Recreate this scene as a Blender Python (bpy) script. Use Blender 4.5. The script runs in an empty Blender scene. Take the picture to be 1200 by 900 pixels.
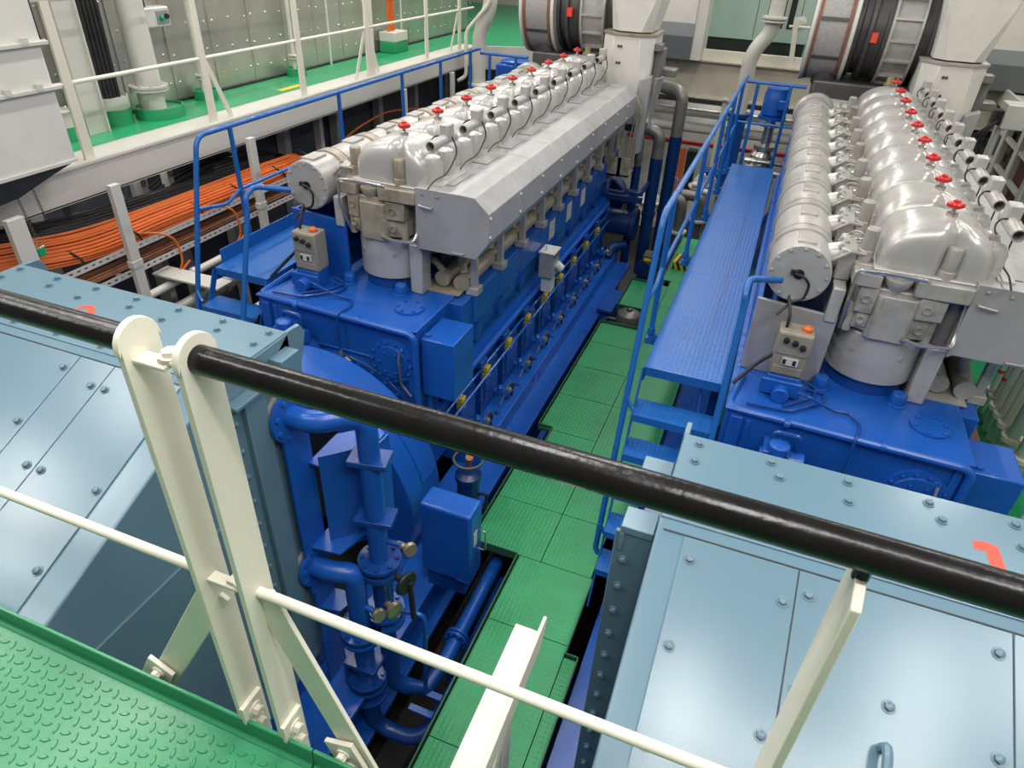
import bpy, math, random
from mathutils import Vector as V, Matrix
random.seed(7)
PI = math.pi
SC = bpy.context.scene
COL = SC.collection
D = 3.307                      # distance between the two engines

# ---------------------------------------------------------------- camera
cam = bpy.data.cameras.new('camera')
cam.sensor_fit = 'HORIZONTAL'; cam.sensor_width = 36.0
cam.lens = 793.91 / 1200 * 36.0
cam.clip_start = 0.05
camo = bpy.data.objects.new('camera', cam); COL.objects.link(camo)
R_ = V((0.93044602, 0.36428869, 0.03954681)); U_ = V((-0.23484772, 0.51000335, 0.82749207)); F_ = V((-0.281277, 0.77922418, -0.56008296))
m = Matrix.Identity(4)
for i in range(3):
    m[i][0] = R_[i]; m[i][1] = U_[i]; m[i][2] = -F_[i]
m[2][3] = 3.7
camo.matrix_world = m
SC.camera = camo

# ---------------------------------------------------------------- materials
MATS = {}
def mat(name, col, rough=0.4, metal=0.0, var=0.1, scale=5.0, bump=0.0, bscale=60.0, dirt=0.0, dcol=(0.05, 0.04, 0.03), dscale=3.0, pattern=None, spec=0.5, rvar=0.12, coat=0.0):
    mt = bpy.data.materials.new(name); mt.use_nodes = True
    nt = mt.node_tree; N = nt.nodes; L = nt.links
    bs = N['Principled BSDF']
    geo = N.new('ShaderNodeNewGeometry')
    n1 = N.new('ShaderNodeTexNoise'); n1.inputs['Scale'].default_value = scale; n1.inputs['Detail'].default_value = 5
    L.new(geo.outputs['Position'], n1.inputs['Vector'])
    mx = N.new('ShaderNodeMix'); mx.data_type = 'RGBA'
    a = [max(0, c * (1 - var)) for c in col]; b = [min(1, c * (1 + var)) for c in col]
    mx.inputs[6].default_value = (*a, 1); mx.inputs[7].default_value = (*b, 1)
    L.new(n1.outputs['Fac'], mx.inputs[0])
    out = mx.outputs[2]
    if dirt:
        n2 = N.new('ShaderNodeTexNoise'); n2.inputs['Scale'].default_value = dscale; n2.inputs['Detail'].default_value = 8; n2.inputs['Roughness'].default_value = 0.65
        L.new(geo.outputs['Position'], n2.inputs['Vector'])
        rp = N.new('ShaderNodeMapRange'); rp.inputs[1].default_value = 0.5; rp.inputs[2].default_value = 0.75; rp.inputs[4].default_value = dirt
        L.new(n2.outputs['Fac'], rp.inputs[0])
        m2 = N.new('ShaderNodeMix'); m2.data_type = 'RGBA'; m2.inputs[7].default_value = (*dcol, 1)
        L.new(rp.outputs[0], m2.inputs[0]); L.new(out, m2.inputs[6]); out = m2.outputs[2]
    L.new(out, bs.inputs['Base Color'])
    bs.inputs['Metallic'].default_value = metal
    bs.inputs['Specular IOR Level'].default_value = spec
    if coat: bs.inputs['Coat Weight'].default_value = coat; bs.inputs['Coat Roughness'].default_value = 0.15
    rr = N.new('ShaderNodeMapRange'); rr.inputs[3].default_value = max(0.03, rough - rvar); rr.inputs[4].default_value = min(1, rough + rvar)
    L.new(n1.outputs['Fac'], rr.inputs[0]); L.new(rr.outputs[0], bs.inputs['Roughness'])
    h = None
    if pattern == 'tread':            # raised tread pattern of chequer plate
        sp = N.new('ShaderNodeSeparateXYZ'); L.new(geo.outputs['Position'], sp.inputs[0])
        def mth(op, x, y=None):
            q = N.new('ShaderNodeMath'); q.operation = op
            for i, s in enumerate((x, y)):
                if s is None: continue
                if isinstance(s, (int, float)): q.inputs[i].default_value = s
                else: L.new(s, q.inputs[i])
            return q.outputs[0]
        sa = mth('SINE', mth('MULTIPLY', mth('ADD', sp.outputs[0], sp.outputs[1]), bscale))
        sb = mth('SINE', mth('MULTIPLY', mth('SUBTRACT', sp.outputs[0], sp.outputs[1]), bscale))
        h = mth('POWER', mth('MAXIMUM', mth('MULTIPLY', sa, sb), 0.0), 0.6)
    elif bump:
        n3 = N.new('ShaderNodeTexNoise'); n3.inputs['Scale'].default_value = bscale; n3.inputs['Detail'].default_value = 3
        L.new(geo.outputs['Position'], n3.inputs['Vector']); h = n3.outputs['Fac']
    if h is not None:
        bp = N.new('ShaderNodeBump'); bp.inputs['Strength'].default_value = bump or 0.5; bp.inputs['Distance'].default_value = 0.004
        L.new(h, bp.inputs['Height']); L.new(bp.outputs[0], bs.inputs['Normal'])
    MATS[name] = mt
    return mt
BLUE = mat('blue_enamel', (0.008, 0.085, 0.40), 0.3, var=0.18, bump=0.08, bscale=40, dirt=0.35, dcol=(0.004, 0.02, 0.10), dscale=2.5)
BLUE2 = mat('navy_pipe_paint', (0.006, 0.055, 0.26), 0.3, var=0.15, bump=0.06, dirt=0.4, dcol=(0.01, 0.015, 0.05), dscale=5)
RAILBLUE = mat('rail_blue_paint', (0.010, 0.105, 0.37), 0.3, var=0.1)
TREADBLUE = mat('blue_chequer_paint', (0.010, 0.11, 0.40), 0.36, var=0.15, pattern='tread', bscale=110, bump=0.45, dirt=0.3, dcol=(0.01, 0.05, 0.2))
ALT = mat('grey_blue_enamel', (0.115, 0.205, 0.268), 0.24, var=0.04, scale=2, bump=0.03, bscale=260, rvar=0.02)
ALTD = mat('alternator_side_enamel', (0.10, 0.18, 0.235), 0.35, var=0.06, scale=3, bump=0.05, bscale=200)
SILV = mat('silver_paint', (0.43, 0.425, 0.41), 0.38, 0.25, var=0.12, scale=9, bump=0.15, bscale=50, dirt=0.45, dcol=(0.16, 0.13, 0.10), dscale=6)
SILVC = mat('silver_cover_paint', (0.48, 0.475, 0.46), 0.3, 0.35, var=0.08, scale=6, bump=0.08, bscale=30, dirt=0.2, dcol=(0.25, 0.22, 0.18), dscale=5)
SHEET = mat('grey_sheet_metal', (0.38, 0.38, 0.385), 0.42, 0.3, var=0.14, scale=4, bump=0.06, bscale=30, dirt=0.6, dcol=(0.2, 0.17, 0.14), dscale=2.2)
CAST = mat('worn_grey_casting', (0.36, 0.35, 0.33), 0.45, 0.2, var=0.25, scale=10, bump=0.3, bscale=35, dirt=0.65, dcol=(0.10, 0.075, 0.045), dscale=6)
CASTB = mat('oil_stained_casting', (0.34, 0.30, 0.23), 0.42, 0.2, var=0.3, scale=12, bump=0.3, bscale=35, dirt=0.7, dcol=(0.11, 0.075, 0.04), dscale=7)
NAVY = mat('navy_enamel', (0.004, 0.028, 0.125), 0.3, var=0.2, dirt=0.5, dcol=(0.008, 0.012, 0.03), dscale=4)
DARKM = mat('dark_grey_metal', (0.09, 0.09, 0.09), 0.45, 0.5, var=0.3, scale=8, bump=0.2)
LAG = mat('lagging_grey', (0.20, 0.19, 0.175), 0.4, 0.4, var=0.25, scale=10, bump=0.3, bscale=30)
CREAM = mat('cream_paint', (0.72, 0.69, 0.58), 0.4, var=0.05, bump=0.12, bscale=90)
WHITE = mat('off_white_paint', (0.56, 0.55, 0.505), 0.42, var=0.07, scale=3, bump=0.08, bscale=40, dirt=0.18, dcol=(0.3, 0.26, 0.2), dscale=3)
WHITE2 = mat('duct_white_paint', (0.64, 0.625, 0.58), 0.45, var=0.08, scale=3, bump=0.1, dirt=0.25, dcol=(0.33, 0.28, 0.22), dscale=4)
GREEN = mat('green_deck_paint', (0.022, 0.30, 0.125), 0.3, var=0.12, scale=2.5, bump=0.06, bscale=20, rvar=0.1)
GREENT = mat('green_chequer_paint', (0.032, 0.33, 0.125), 0.38, var=0.2, scale=3, pattern='tread', bscale=105, bump=0.4, dirt=0.35, dcol=(0.02, 0.10, 0.045), dscale=2)
GREENN = mat('near_green_paint', (0.028, 0.235, 0.105), 0.27, var=0.1, scale=8, bump=0.08, bscale=80, rvar=0.06)
BLACKR = mat('black_rail_gloss', (0.007, 0.007, 0.007), 0.24, var=0.3, scale=20, bump=0.15, bscale=90, rvar=0.06, spec=0.3)
BLACK = mat('black_rubber', (0.012, 0.012, 0.013), 0.5, var=0.4)
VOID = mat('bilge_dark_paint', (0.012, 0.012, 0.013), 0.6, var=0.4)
RED = mat('red_handwheel_paint', (0.5, 0.02, 0.02), 0.35, var=0.15)
REDM = mat('red_marking_paint', (0.75, 0.06, 0.03), 0.4, var=0.1)
ORANGE = mat('orange_cable_sheath', (0.62, 0.13, 0.02), 0.45, var=0.2, scale=4)
YELLOW = mat('yellow_plastic', (0.75, 0.52, 0.01), 0.35, var=0.1)
STEEL = mat('bare_steel', (0.62, 0.60, 0.56), 0.25, 0.9, var=0.15)
BRASS = mat('aged_brass', (0.5, 0.42, 0.26), 0.35, 0.8, var=0.2, scale=20)
ALUW = mat('aluminium_cladding', (0.54, 0.525, 0.47), 0.32, 0.75, var=0.2, scale=3, bump=0.55, bscale=6, rvar=0.1)
GALV = mat('galvanised_tray', (0.62, 0.62, 0.60), 0.45, 0.2, var=0.1)
MESH = mat('filter_mesh', (0.36, 0.35, 0.34), 0.6, 0.2, var=0.35, scale=45, bump=0.5, bscale=140)
RUST = mat('rusty_strap', (0.24, 0.10, 0.05), 0.6, var=0.4, scale=15)
BOXG = mat('control_box_grey', (0.27, 0.25, 0.20), 0.45, 0.1, var=0.2, dirt=0.4, dscale=8)
TEAL = mat('pale_teal_cabinet_paint', (0.36, 0.47, 0.42), 0.4, var=0.05)
GREYB = mat('grey_band_paint', (0.25, 0.27, 0.28), 0.45, var=0.08)
GREYD = mat('dark_band_paint', (0.10, 0.115, 0.12), 0.45, var=0.08)
BEIGE = mat('beige_beam_paint', (0.50, 0.46, 0.38), 0.45, var=0.08, scale=2, dirt=0.3, dcol=(0.25, 0.2, 0.13))
REDD = mat('dull_red_paint', (0.28, 0.02, 0.02), 0.45, var=0.2)
BROWN = mat('brown_primer', (0.11, 0.04, 0.03), 0.5, var=0.3)
PIPEG = mat('pale_green_pipe_paint', (0.42, 0.52, 0.42), 0.38, var=0.06)
HAZ = mat('hazard_black', (0.02, 0.02, 0.02), 0.5)

# ---------------------------------------------------------------- mesh builder
def frame(d):
    d = V(d).normalized()
    r = V((0, 0, 1)) if abs(d.z) < 0.9 else V((1, 0, 0))
    a = d.cross(r).normalized()
    return a, d.cross(a).normalized()
def fil(pts, r=0.05, n=5):
    """round the corners of a polyline"""
    P = [V(p) for p in pts]; o = [P[0]]
    for i in range(1, len(P) - 1):
        a = P[i - 1] - P[i]; b = P[i + 1] - P[i]
        q = min(r, a.length * 0.45, b.length * 0.45)
        s = P[i] + a.normalized() * q; e = P[i] + b.normalized() * q
        for k in range(n + 1):
            t = k / n
            o.append(s * (1 - t) ** 2 + P[i] * 2 * t * (1 - t) + e * t * t)
    o.append(P[-1]); return o
class MB:
    def __init__(s): s.v = []; s.f = []; s.m = []; s.mi = 0
    def add(s, vs, fs):
        o = len(s.v); s.v += [tuple(v) for v in vs]; s.f += [tuple(i + o for i in f) for f in fs]; s.m += [s.mi] * len(fs); return s
    def box(s, x0, x1, y0, y1, z0, z1):
        return s.add([(x, y, z) for z in (z0, z1) for y in (y0, y1) for x in (x0, x1)],
                     [(0, 2, 3, 1), (4, 5, 7, 6), (0, 1, 5, 4), (2, 6, 7, 3), (0, 4, 6, 2), (1, 3, 7, 5)])
    def bar(s, p, q, w, t, up=(0, 0, 1)):
        """rectangular bar from p to q, width w across, thickness t along up"""
        p = V(p); q = V(q); d = (q - p).normalized(); a = d.cross(V(up))
        if a.length < 1e-4: a = d.cross(V((1, 0, 0)))
        a.normalize(); b = a.cross(d).normalized()
        vs = [c + a * (i * w / 2) + b * (j * t / 2) for c in (p, q) for i, j in ((-1, -1), (1, -1), (1, 1), (-1, 1))]
        return s.add(vs, [(0, 1, 2, 3), (7, 6, 5, 4), (0, 4, 5, 1), (1, 5, 6, 2), (2, 6, 7, 3), (3, 7, 4, 0)])
    def tube(s, pts, r, n=10, close=False):
        P = [V(p) for p in pts]; K = len(P)
        rs = r if isinstance(r, (list, tuple)) else [r] * K
        T = []
        for i in range(K):
            if close: t = P[(i + 1) % K] - P[i - 1]
            else: t = P[min(i + 1, K - 1)] - P[max(i - 1, 0)]
            T.append(t.normalized())
        a, b = frame(T[0]); vs = []
        for i in range(K):
            a = (a - T[i] * a.dot(T[i])).normalized(); b = T[i].cross(a)
            for k in range(n):
                th = 2 * PI * k / n; vs.append(P[i] + (a * math.cos(th) + b * math.sin(th)) * rs[i])
        fs = []
        for i in range(K if close else K - 1):
            j = (i + 1) % K
            for k in range(n):
                l = (k + 1) % n; fs.append((i * n + k, i * n + l, j * n + l, j * n + k))
        if not close:
            fs.append(tuple(range(n - 1, -1, -1))); fs.append(tuple((K - 1) * n + k for k in range(n)))
        return s.add(vs, fs)
    def lathe(s, p, d, prof, n=20, cap=True):
        """profile [(radius, height along d)]"""
        p = V(p); d = V(d).normalized(); a, b = frame(d); vs = []; K = len(prof)
        for r, h in prof:
            for k in range(n):
                th = 2 * PI * k / n; vs.append(p + d * h + (a * math.cos(th) + b * math.sin(th)) * max(r, 1e-4))
        fs = [(i * n + k, i * n + (k + 1) % n, (i + 1) * n + (k + 1) % n, (i + 1) * n + k) for i in range(K - 1) for k in range(n)]
        if cap: fs += [tuple(range(n - 1, -1, -1)), tuple((K - 1) * n + k for k in range(n))]
        return s.add(vs, fs)
    def cyl(s, p, q, r, n=14):
        p = V(p); q = V(q); return s.lathe(p, q - p, [(r, 0), (r, (q - p).length)], n)
    def prism(s, poly, ax, a0, a1):
        """poly in the plane across axis ax ('x': (y,z), 'y': (x,z), 'z': (x,y))"""
        def mk(u, w, t): return {'x': (t, u, w), 'y': (u, t, w), 'z': (u, w, t)}[ax]
        n = len(poly); vs = [mk(u, w, t) for t in (a0, a1) for u, w in poly]
        fs = [tuple(range(n)), tuple(range(2 * n - 1, n - 1, -1))] + [(i, n + i, n + (i + 1) % n, (i + 1) % n) for i in range(n)]
        return s.add(vs, fs)
    def hexb(s, p, d, r=0.012, h=0.012, washer=True):
        p = V(p); d = V(d).normalized()
        if washer: s.lathe(p, d, [(r * 1.45, 0), (r * 1.45, h * 0.25)], 12)
        s.lathe(p, d, [(r, 0), (r, h), (r * 0.75, h * 1.15)], 6)
        return s
    def torus(s, c, d, R, r, n=24, k=8):
        a, b = frame(d); c = V(c)
        return s.tube([c + (a * math.cos(2 * PI * i / n) + b * math.sin(2 * PI * i / n)) * R for i in range(n)], r, k, True)
    def loft(s, rings, cap0=True, cap1=True):
        n = len(rings[0]); vs = [v for r in rings for v in r]
        fs = [(i * n + k, i * n + (k + 1) % n, (i + 1) * n + (k + 1) % n, (i + 1) * n + k) for i in range(len(rings) - 1) for k in range(n)]
        if cap0: fs.append(tuple(range(n - 1, -1, -1)))
        if cap1: fs.append(tuple((len(rings) - 1) * n + k for k in range(n)))
        return s.add(vs, fs)
    def build(s, name, mt, parent=None, bevel=0.0, seg=2, angle=0.6, off=(0, 0, 0), at=None):
        o0 = ORG(parent) if parent else V(off)
        if at is not None: o0 = o0 + V(at)
        me = bpy.data.meshes.new(name)
        me.from_pydata([tuple(V(v) - o0) for v in s.v], [], s.f)
        ml = mt if isinstance(mt, (list, tuple)) else [mt]
        for q in ml: me.materials.append(q)
        if len(ml) > 1: me.polygons.foreach_set('material_index', s.m)
        import bmesh
        bm = bmesh.new(); bm.from_mesh(me); bmesh.ops.recalc_face_normals(bm, faces=bm.faces); bm.to_mesh(me); bm.free()
        me.polygons.foreach_set('use_smooth', [True] * len(me.polygons))
        me.set_sharp_from_angle(angle=angle)
        ob = bpy.data.objects.new(name, me); COL.objects.link(ob)
        if parent: ob.parent = parent
        ob.location = V(at) if at is not None else (V((0, 0, 0)) if parent else V(off))
        if bevel:
            md = ob.modifiers.new('bevel', 'BEVEL'); md.width = bevel; md.segments = seg; md.limit_method = 'ANGLE'; md.angle_limit = 0.6
            md.harden_normals = False
        return ob
def ORG(o):
    p = V((0, 0, 0))
    while o: p = p + V(o.location); o = o.parent
    return p
def tag(o, label, cat, group=None):
    o['label'] = label; o['category'] = cat
    if group: o['group'] = group
    return o
def thing(name, label, cat, loc=(0, 0, 0), group=None):
    o = bpy.data.objects.new(name, None); COL.objects.link(o); o.location = loc; o.empty_display_size = 0.1
    return tag(o, label, cat, group)
def struct(o):
    o['kind'] = 'structure'; return o
def kids(o): return list(o.children)
def copy_tree(o, parent=None):
    c = o.copy(); COL.objects.link(c)
    if parent: c.parent = parent
    for ch in kids(o): copy_tree(ch, c)
    return c
def rep(ob, offs, parent):
    """copies of a part (and its sub-parts) at offsets"""
    base = V(ob.location); out = [ob]
    for o in offs:
        c = ob.copy(); COL.objects.link(c); c.parent = parent; c.location = base + V(o)
        for ch in kids(ob):
            d = ch.copy(); COL.objects.link(d); d.parent = c
        out.append(c)
    return out
def handwheel(b, c, d, R=0.06, r=0.008, spokes=4):
    b.torus(c, d, R, r, 20, 6); a, e = frame(d); c = V(c)
    for k in range(spokes):
        t = PI * 2 * k / spokes; b.tube([c, c + (a * math.cos(t) + e * math.sin(t)) * R], r * 0.7, 6)
    b.lathe(c - V(d).normalized() * r * 1.3, d, [(r * 2, 0), (r * 2, r * 2.6)], 10)
    return b
def flange(b, c, d, R, t=0.02, bolts=8, br=0.011):
    c = V(c); d = V(d).normalized(); b.lathe(c - d * t / 2, d, [(R, 0), (R, t)], 24); a, e = frame(d)
    for k in range(bolts):
        th = 2 * PI * (k + .5) / bolts; p = c + (a * math.cos(th) + e * math.sin(th)) * R * 0.8
        b.lathe(p - d * (t / 2 + br), d, [(br, 0), (br, t + br * 2)], 6)
    return b
# ================================================================ near deck and its guard rail
b = MB()
b.box(-3.2, 1.6, -1.0, 0.60, 2.02, 2.05)
def lozenge(b, x, y, z, ang, l=0.0145, w=0.006, h=0.0026):
    c, s_ = math.cos(ang), math.sin(ang)
    pts = [(-l, 0), (-l * .55, -w * .75), (0, -w), (l * .55, -w * .75), (l, 0), (l * .55, w * .75), (0, w), (-l * .55, w * .75)]
    lo = [(x + u * c - v * s_, y + u * s_ + v * c, z) for u, v in pts]
    hi = [(x + .7 * (u * c - v * s_), y + .7 * (u * s_ + v * c), z + h) for u, v in pts]
    b.loft([lo, hi], False, True)
pt = 0.030
for i in range(-74, -12):
    for j in range(5, 20):
        x = i * pt; y = j * pt
        lozenge(b, x, y, 2.05, math.radians(20 if (i + j) % 2 else 110))
near = b.build('floor_near', GREENN, off=(-1.0, 0, 2.02)); struct(near)
b = MB()
b.prism([(0.60, 2.02), (0.60, 2.05), (0.612, 2.056), (0.616, 2.105), (0.626, 2.105), (0.626, 1.86), (0.616, 1.86), (0.616, 2.02)], 'x', -3.2, -0.672)
b.prism([(0.60, 2.02), (0.60, 2.05), (0.612, 2.056), (0.616, 2.105), (0.626, 2.105), (0.626, 1.86), (0.616, 1.86), (0.616, 2.02)], 'x', -0.668, 1.6)
struct(b.build('trim_1', GREENN, off=(-1.0, .6, 1.9), bevel=0.003))

def flatbar_post(x, topz, botz, y=0.655, w=0.075, t=0.012):
    b = MB(); r = w / 2 + 0.004
    poly = [(y - w / 2, botz), (y + w / 2, botz), (y + w / 2, topz - r)]
    for k in range(13):
        a = -PI * 0.08 + (PI * 1.16) * k / 12
        poly.append((y + r * math.cos(a), topz - r + r * math.sin(a) + 0.0))
    poly.append((y - w / 2, topz - r))
    b.prism(poly, 'x', x - t / 2, x + t / 2); return b
ZR = 3.13
ZM = 2.585
# --- left section
r1 = thing('guard_rail', 'left length of black-topped guard rail, ending in left one of the paired cream posts', 'railing', (-0.87, 0.655, 2.05), 'near guard rail lengths')
b = MB(); b.tube([(-3.0, .655, ZR + .006), (-0.87, .655, ZR)], 0.0235, 20); b.build('top_rail', BLACKR, r1)
b = MB(); b.tube([(-3.0, .655, ZM), (-0.87, .655, ZM)], 0.011, 12); b.build('mid_rail', CREAM, r1)
p = flatbar_post(-0.87, ZR + .043, 1.99).build('post', CREAM, r1, bevel=0.002)
b = MB(); b.bar((-.874, .66, ZM - .06), (-1.185, .66, 2.0), 0.07, 0.011, (0, 1, 0)); b.build('brace', CREAM, r1, bevel=0.002)
b = MB(); b.bar((-1.13, .645, 2.13), (-1.185, .645, 2.03), 0.078, 0.012, (0, 1, 0)); lg = b.build('foot_lug', CREAM, r1, bevel=0.002)
for q in ((-1.145, 2.10), (-1.165, 2.062)):
    MB().hexb((q[0], .639, q[1]), (0, -1, 0), 0.0125, 0.014).build('bolt', CREAM, lg)
b = MB(); b.box(-.864, -.852, .615, .68, 1.97, 2.155); b.box(-.864, -.80, .615, .655, 1.97, 1.982); lg = b.build('foot_lug', CREAM, r1, bevel=0.002)
for q in (2.115, 2.065): MB().hexb((-.852, .648, q), (1, 0, 0), 0.0135, 0.015).build('bolt', CREAM, lg)
b = MB(); b.box(-.864, -.80, .63, .662, ZR - .025, ZR - .017); b.build('joint_plate', CREAM, r1, bevel=0.002)
b = MB(); b.box(-.864, -.79, .638, .664, ZM - .006, ZM + .002); b.build('joint_plate', CREAM, r1, bevel=0.002)
# --- right section
r2 = thing('guard_rail', 'right length of black-topped guard rail, starting at right one of the paired cream posts', 'railing', (-0.755, 0.655, 2.05), 'near guard rail lengths')
b = MB(); b.tube([(-.755, .655, ZR), (1.6, .655, ZR - .02)], 0.0235, 20); b.build('top_rail', BLACKR, r2)
b = MB(); b.tube([(-.755, .655, ZM), (1.6, .655, ZM - .01)], 0.011, 12); b.build('mid_rail', CREAM, r2)
flatbar_post(-.755, ZR + .043, 1.99).build('post', CREAM, r2, bevel=0.002)
b = MB(); b.bar((-.75, .66, ZM + .0), (-.53, .66, 1.96), 0.07, 0.011, (0, 1, 0)); b.build('brace', CREAM, r2, bevel=0.002)
b = MB(); b.bar((-.613, .645, 2.14), (-.55, .645, 1.97), 0.08, 0.012, (0, 1, 0)); lg = b.build('foot_lug', CREAM, r2, bevel=0.002)
for q in ((-.60, 2.105), (-.585, 2.06)): MB().hexb((q[0], .639, q[1]), (0, -1, 0), 0.0125, 0.014).build('bolt', CREAM, lg)
b = MB(); b.box(-.749, -.737, .615, .68, 1.97, 2.155); b.box(-.749, -.69, .615, .655, 1.97, 1.982); lg = b.build('foot_lug', CREAM, r2, bevel=0.002)
for q in (2.115, 2.065): MB().hexb((-.737, .648, q), (1, 0, 0), 0.0135, 0.015).build('bolt', CREAM, lg)
b = MB(); b.box(-.82, -.757, .638, .67, ZR - .017, ZR - .009); jp = b.build('joint_plate', CREAM, r2, bevel=0.002)
b = MB(); b.box(-.82, -.757, .645, .67, ZM + .002, ZM + .010); b.build('joint_plate', CREAM, r2, bevel=0.002)
MB().hexb((-.805, .654, ZR - .009), (0, 0, 1), .013, .012).build('bolt', CREAM, jp)
MB().hexb((-.79, .655, ZM + .010), (0, 0, 1), .010, .010).build('bolt', CREAM, jp)
b = MB()
b.prism([(.615, 1.97), (.69, 1.97), (.69, ZR - .065), (.672, ZR - .045), (.638, ZR - .045), (.615, ZR - .065)], 'x', .203, .216); b.build('post', CREAM, r2, bevel=0.002)
b = MB(); b.cyl((.21, .655, ZR - .05), (.21, .655, ZR - .02), .010, 10); b.build('stub', BLACKR, r2)
# --- small steel bracket under the deck edge
t = thing('deck_bracket', 'cream steel angle bracket with rounded end standing out over the green floor plates', 'bracket', (-.34, 1.2, 0), None)
b = MB(); b.box(-.385, -.312, .64, 1.20, 1.985, 2.0); b.build('arm', CREAM, t, bevel=.002)
b = MB(); b.prism([(.64, 1.93), (1.19, 1.93), (1.235, 1.985), (1.235, 2.03), (1.20, 2.03), (.64, 2.006)], 'x', -.312, -.302); b.build('web', CREAM, t, bevel=.002)
b = MB(); b.box(-.345, -.335, 1.00, 1.07, -.0, 1.985); b.build('prop', CREAM, t, bevel=.002)
b = MB(); b.bar((-.322, 0.74, 1.60), (-.322, 1.02, 1.93), .05, .01, (1, 0, 0)); b.build('stay', CREAM, t, bevel=.002)

# ================================================================ lower floor
def slab(b, x0, x1, y0, y1, g=0.003):
    b.box(x0 + g, x1 - g, y0 + g, y1 - g, -.012, 0)
b = MB()
# chequer plates laid edge to edge, leaving the openings of the photograph
for x0, x1, y0, y1 in (
    (-1.02, -.48, 1.0, 1.75), (-1.02, -.48, 1.75, 2.58), (-.40, -.36, 1.0, 1.2), (-1.02, -.48, 2.58, 3.15), (-.48, -.40, 1.0, 2.5),
    (-1.39, -.86, 3.15, 3.66), (-.86, -.49, 3.15, 3.66),
    (-1.39, -.86, 3.66, 4.41), (-.86, -.34, 3.66, 4.41), (-1.28, -.86, 4.41, 4.62), (-.86, -.34, 4.41, 5.2),
    (-1.39, -.86, 4.62, 5.2), (-1.39, -.86, 5.2, 5.75), (-.86, -.34, 5.2, 5.95), (-1.39, -.86, 5.75, 6.28), (-1.39, -.86, 6.28, 6.74), (-.86, -.34, 5.95, 6.7),
    (-.98, -.86, 6.74, 7.23), (-.86, -.34, 6.7, 7.45), (-1.32, -.86, 7.23, 8.02), (-.86, -.34, 7.45, 8.2), (-.98, -.34, 8.2, 9.0), (-.98, -.34, 9.0, 9.8)):
    slab(b, x0, x1, y0, y1)
struct(b.build('floor', GREENT, off=(-.9, 4, 0)))
b = MB()
def kerb(b, pts, h=.03, t=.008):
    for p, q in zip(pts, pts[1:]): b.bar((*p, -.02 + h / 2 + .0), (*q, -.02 + h / 2 + .0), t, h + .04)
kerb(b, [(-1.03, 1.0), (-1.03, 3.14), (-1.40, 3.14), (-1.40, 4.40), (-1.27, 4.40), (-1.27, 4.63), (-1.40, 4.63), (-1.40, 6.75), (-.97, 6.75)])
kerb(b, [(-.97, 7.22), (-1.33, 7.22), (-1.33, 8.03), (-.97, 8.03), (-.97, 9.8)])
kerb(b, [(-.395, 1.0), (-.395, 2.51), (-.475, 2.51), (-.475, 3.14)])
struct(b.build('trim_2', mat('dark_green_kerb_paint', (0.03, .12, .06), .4, var=.3, dirt=.6, dcol=(.12, .1, .06)), off=(-1.2, 4, 0)))
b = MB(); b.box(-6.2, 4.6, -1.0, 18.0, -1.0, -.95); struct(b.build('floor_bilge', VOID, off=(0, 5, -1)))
# walls of the pit under the plates: joists
b = MB()
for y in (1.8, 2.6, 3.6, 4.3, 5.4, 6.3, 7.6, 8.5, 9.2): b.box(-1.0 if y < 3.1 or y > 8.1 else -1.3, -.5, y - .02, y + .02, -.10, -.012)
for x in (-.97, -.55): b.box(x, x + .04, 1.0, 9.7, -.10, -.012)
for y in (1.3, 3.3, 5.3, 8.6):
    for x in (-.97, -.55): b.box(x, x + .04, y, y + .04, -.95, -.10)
struct(b.build('trim_3', VOID, off=(-.9, 5, -.5)))

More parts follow.
